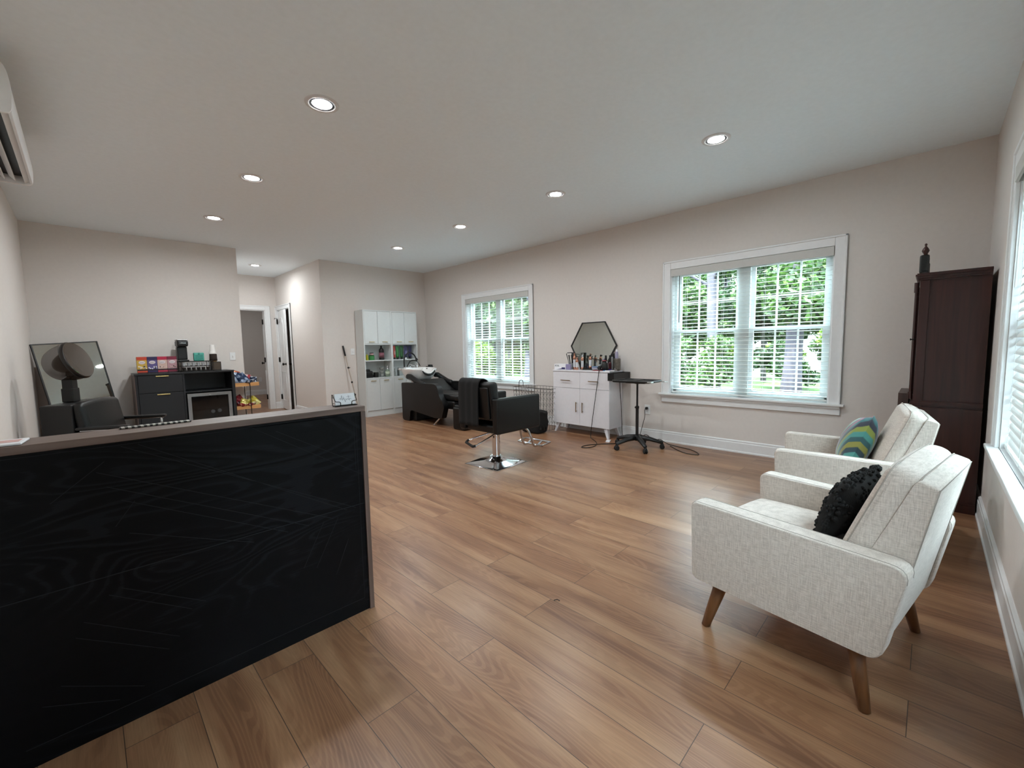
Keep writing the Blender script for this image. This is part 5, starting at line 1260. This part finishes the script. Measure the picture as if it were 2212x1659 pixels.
MB().rbox(-.014, .014, ya+.016, yb-.016, -.003, .003, .002, 1, T=Tr(.225, 0, .02) @ Rt(-35, 'Y')).build('flap', ACW, ac)

# ------------------------------------------------------------------ small things on the floor
single(MB().tube([(0, 0, .002), (.004, .012, .006), (.002, .028, .002)], .0018, 5), 'hairpin', BLACK, 'tiny black hairpin lying on the open floor in the foreground', 'hairpin', (1.48, 1.18, 0), rz=40)

# ------------------------------------------------------------------ outside
GZ = -.55
def ground_mat(nm, c1, c2, sc):
    m = N(nm); nz = m.n('ShaderNodeTexNoise', i_Scale=sc, i_Detail=6.0, i_Roughness=.7); m.l(m.coord(), nz.inputs['Vector'])
    m.l(m.ramp(nz.outputs[0], [(.35, lin(c1)), (.65, lin(c2))]), m.b.inputs['Base Color']); m.b.inputs['Roughness'].default_value = .95; return m.m
struct(MB().box(-20, 70, -30, 60, GZ-.1, GZ), 'ground', ground_mat('leaf_litter', '#2b2622', '#4b433d', 3.0))
g = MB().box(15.5, 29, -6, 40, GZ, GZ+.03).build('lawn', ground_mat('lawn_green', '#28430f', '#426118', 6.0)); tag(g, 'bright green grass strip beyond the trees outside the windows', 'lawn', kind='stuff')
struct(MB().box(31, 37, -20, 50, GZ, GZ+.04), 'road', ground_mat('pale_road', '#585856', '#6a6a69', 2.0))
def leafmat(nm, c1, c2, c3):
    m = N(nm); gi = m.n('ShaderNodeNewGeometry'); r = m.ramp(gi.outputs['Random Per Island'], [(.0, lin(c1)), (.55, lin(c2)), (1.0, lin(c3))])
    m.l(r, m.b.inputs['Base Color']); m.b.inputs['Roughness'].default_value = .55
    tl_ = m.n('ShaderNodeBsdfTranslucent'); m.l(r, tl_.inputs[0]); mx = m.n('ShaderNodeMixShader'); mx.inputs[0].default_value = .35
    m.l(m.b.outputs[0], mx.inputs[1]); m.l(tl_.outputs[0], mx.inputs[2]); m.l(mx.outputs[0], m.out.inputs[0]); return m.m
LEAF1 = leafmat('leaf_mid', '#182b10', '#2b451b', '#4a662a'); LEAF2 = leafmat('leaf_dark', '#11210e', '#1e3717', '#375227'); LEAF3 = leafmat('leaf_bright', '#2f4f14', '#587325', '#7c8b37')
BARK = mat('bark_pale', '#3a383f', .9, noise=.3, nscale=8, bump=.8, bscale=20, stretch=(1, 1, .25)); BARK2 = mat('bark_grey', '#312e2c', .9, noise=.3, nscale=8, bump=.8, bscale=20, stretch=(1, 1, .25))
def leaves(n, shape, size, seed):
    rn = random.Random(seed); m = MB(); vs_ = []; fs = []
    for i in range(n):
        c = Vector(shape(rn)); s = size*rn.uniform(.6, 1.3)
        ax = Vector((rn.gauss(0, 1), rn.gauss(0, 1), rn.gauss(0, .6))).normalized(); bx = ax.orthogonal().normalized(); bx.rotate(Matrix.Rotation(rn.uniform(0, 6.28), 3, ax))
        o = len(vs_); vs_ += [tuple(c-ax*s), tuple(c+bx*s*.5), tuple(c+ax*s), tuple(c-bx*s*.5)]; fs.append((o, o+1, o+2, o+3))
    me = bpy.data.meshes.new('foliage'); me.from_pydata(vs_, [], fs); return me
def clump_shape(cl):
    def f(rn):
        c, r = cl[rn.randrange(len(cl))]
        d = Vector((rn.gauss(0, 1), rn.gauss(0, 1), rn.gauss(0, 1))).normalized()*r*rn.random()**.5
        return (c[0]+d.x, c[1]+d.y, c[2]+d.z*.75)
    return f
crowns = []
for sd_i in range(4):
    rn = random.Random(40+sd_i); cl = [((rn.uniform(-1.15, 1.15), rn.uniform(-1.15, 1.15), rn.uniform(1.6, 8.5)), rn.uniform(.55, .95)) for _ in range(26)]
    me = leaves(24000, clump_shape(cl), .105, 90+sd_i); me.materials.append((LEAF1, LEAF2, LEAF1, LEAF3)[sd_i]); crowns.append(me)
shr = []
for sd_i in range(3):
    rn = random.Random(60+sd_i); cl = [((rn.uniform(-1.0, 1.0), rn.uniform(-1.0, 1.0), rn.uniform(.3, 1.7)), rn.uniform(.35, .6)) for _ in range(12)]
    me = leaves(7000, clump_shape(cl), .075, 120+sd_i); me.materials.append((LEAF3, LEAF2, LEAF1)[sd_i]); shr.append(me)
def trunk(x, y, r_, lean=(0, 0), m=BARK):
    mb = MB(); P = []; R_ = []
    for k in range(9):
        u = k/8; P.append((lean[0]*u+.08*sin(u*5+x), lean[1]*u+.08*sin(u*4+y), u*9.5)); R_.append(r_*(1.25 if k == 0 else 1-.45*u))
    mb.tube(P, r_, 10, rad=R_)
    rn = random.Random(int(x*10+y))
    for k in range(4):
        z = rn.uniform(3, 8); a = rn.uniform(0, 6.28); p0 = Vector((lean[0]*z/9.5, lean[1]*z/9.5, z))
        mb.tube([p0, p0+Vector((cos(a), sin(a), .6))*.8, p0+Vector((cos(a), sin(a), .9))*1.6], .05, 6, rad=[r_*.35, r_*.25, r_*.1])
    return mb
def tree(x, y, r_, label, ci, lean=(0, 0), group=None, crown=True, m=BARK):
    t = thing('woodland_tree', label, 'tree', (x, y, GZ+(.031 if 15.2 < x < 29.3 and y > -6.3 else 0)), 0, group)
    trunk(x, y, r_, lean, m).build('trunk', m, t)
    if crown:
        o = bpy.data.objects.new('foliage', crowns[ci % 4]); COL.objects.link(o); o.parent = t; o.rotation_euler = (0, 0, (x*7+y*3) % 6.28); o.location = (0, 0, .4)
    return t
# trunks that stand out in the windows
tree(17.0, 7.6, .21, 'pale leaning trunk at the left of the wide window', 0, (.2, .5))
tree(15.5, 5.45, .19, 'pale trunk just left of the wide window centre bar', 1, crown=False)
tree(14.0, 2.78, .24, 'thickest pale trunk, in the right half of the wide window', 2)
tree(11.0, 10.0, .21, 'pale trunk at the right edge of the far window', 0)
tree(14.5, 15.6, .16, 'dark trunk in the left half of the far window', 1, m=BARK2)
rn = random.Random(11); spots = [(17.0, 7.6), (15.5, 5.45), (14.0, 2.78), (11.0, 10.0), (14.5, 15.6)]; own = len(spots)
for x0_, x1_, y0_, y1_, cap_ in ((13.5, 21, 0, 30, 34), (21, 36, 2, 40, 66), (42, 48, -4, 44, 84)):
    for _ in range(1500):
        x = rn.uniform(x0_, x1_); y = rn.uniform(y0_, y1_); u = y/x
        if u > 1.35 or (x < 41 and .12 < u < .19) or (.2 < u < .6 and x < 15): continue
        if all((x-a)**2+(y-b)**2 > 18 for a, b in spots): spots.append((x, y))
        if len(spots) >= cap_: break
for k, (x, y) in enumerate(spots[own:]):
    tree(x, y, rn.uniform(.08, .14), 'slender leafy tree in the woods outside the windows', k, group='woodland trees outside the windows', m=BARK2 if k % 3 else BARK)
for k, (x, y) in enumerate(((-1, -8), (3.2, -7.4), (9, -3.9), (13.5, -4.6), (18.5, -5.2), (24, -4.6), (29.5, -5.4))):
    tree(x, y, .12, 'leafy tree added to dim the window at the right edge', k, group='trees added to dim the right edge window', m=BARK2)  # trees added on this side to cut the brightness behind the blind
sp = []
for _ in range(3000):
    x = rn.uniform(10.5, 26); y = rn.uniform(-2, 30); u = y/x
    if u > 1.35 or (x > 15 and .1 < u < .2) or (x < 12.5 and u < .9): continue
    if all((x-a)**2+(y-b)**2 > 9.5 for a, b in sp) and all((x-a)**2+(y-b)**2 > 4.5 for a, b in spots): sp.append((x, y))
    if len(sp) >= 50: break
for k in range(13): sp.append((38.6, 2.2+3.3*k))
for k, (x, y) in enumerate(sp):
    t = bpy.data.objects.new('shrub', shr[k % 3]); COL.objects.link(t); t.location = (x, y, GZ+.2); t.rotation_euler = (0, 0, rn.uniform(0, 6)); q = rn.uniform(.65, .95) if x < 37 else 1.0; t.scale = (q, q, q*(1 if x < 37 else 1.5))
    tag(t, 'leafy green understory shrub outside the windows', 'shrub', 'understory shrubs outside the windows')
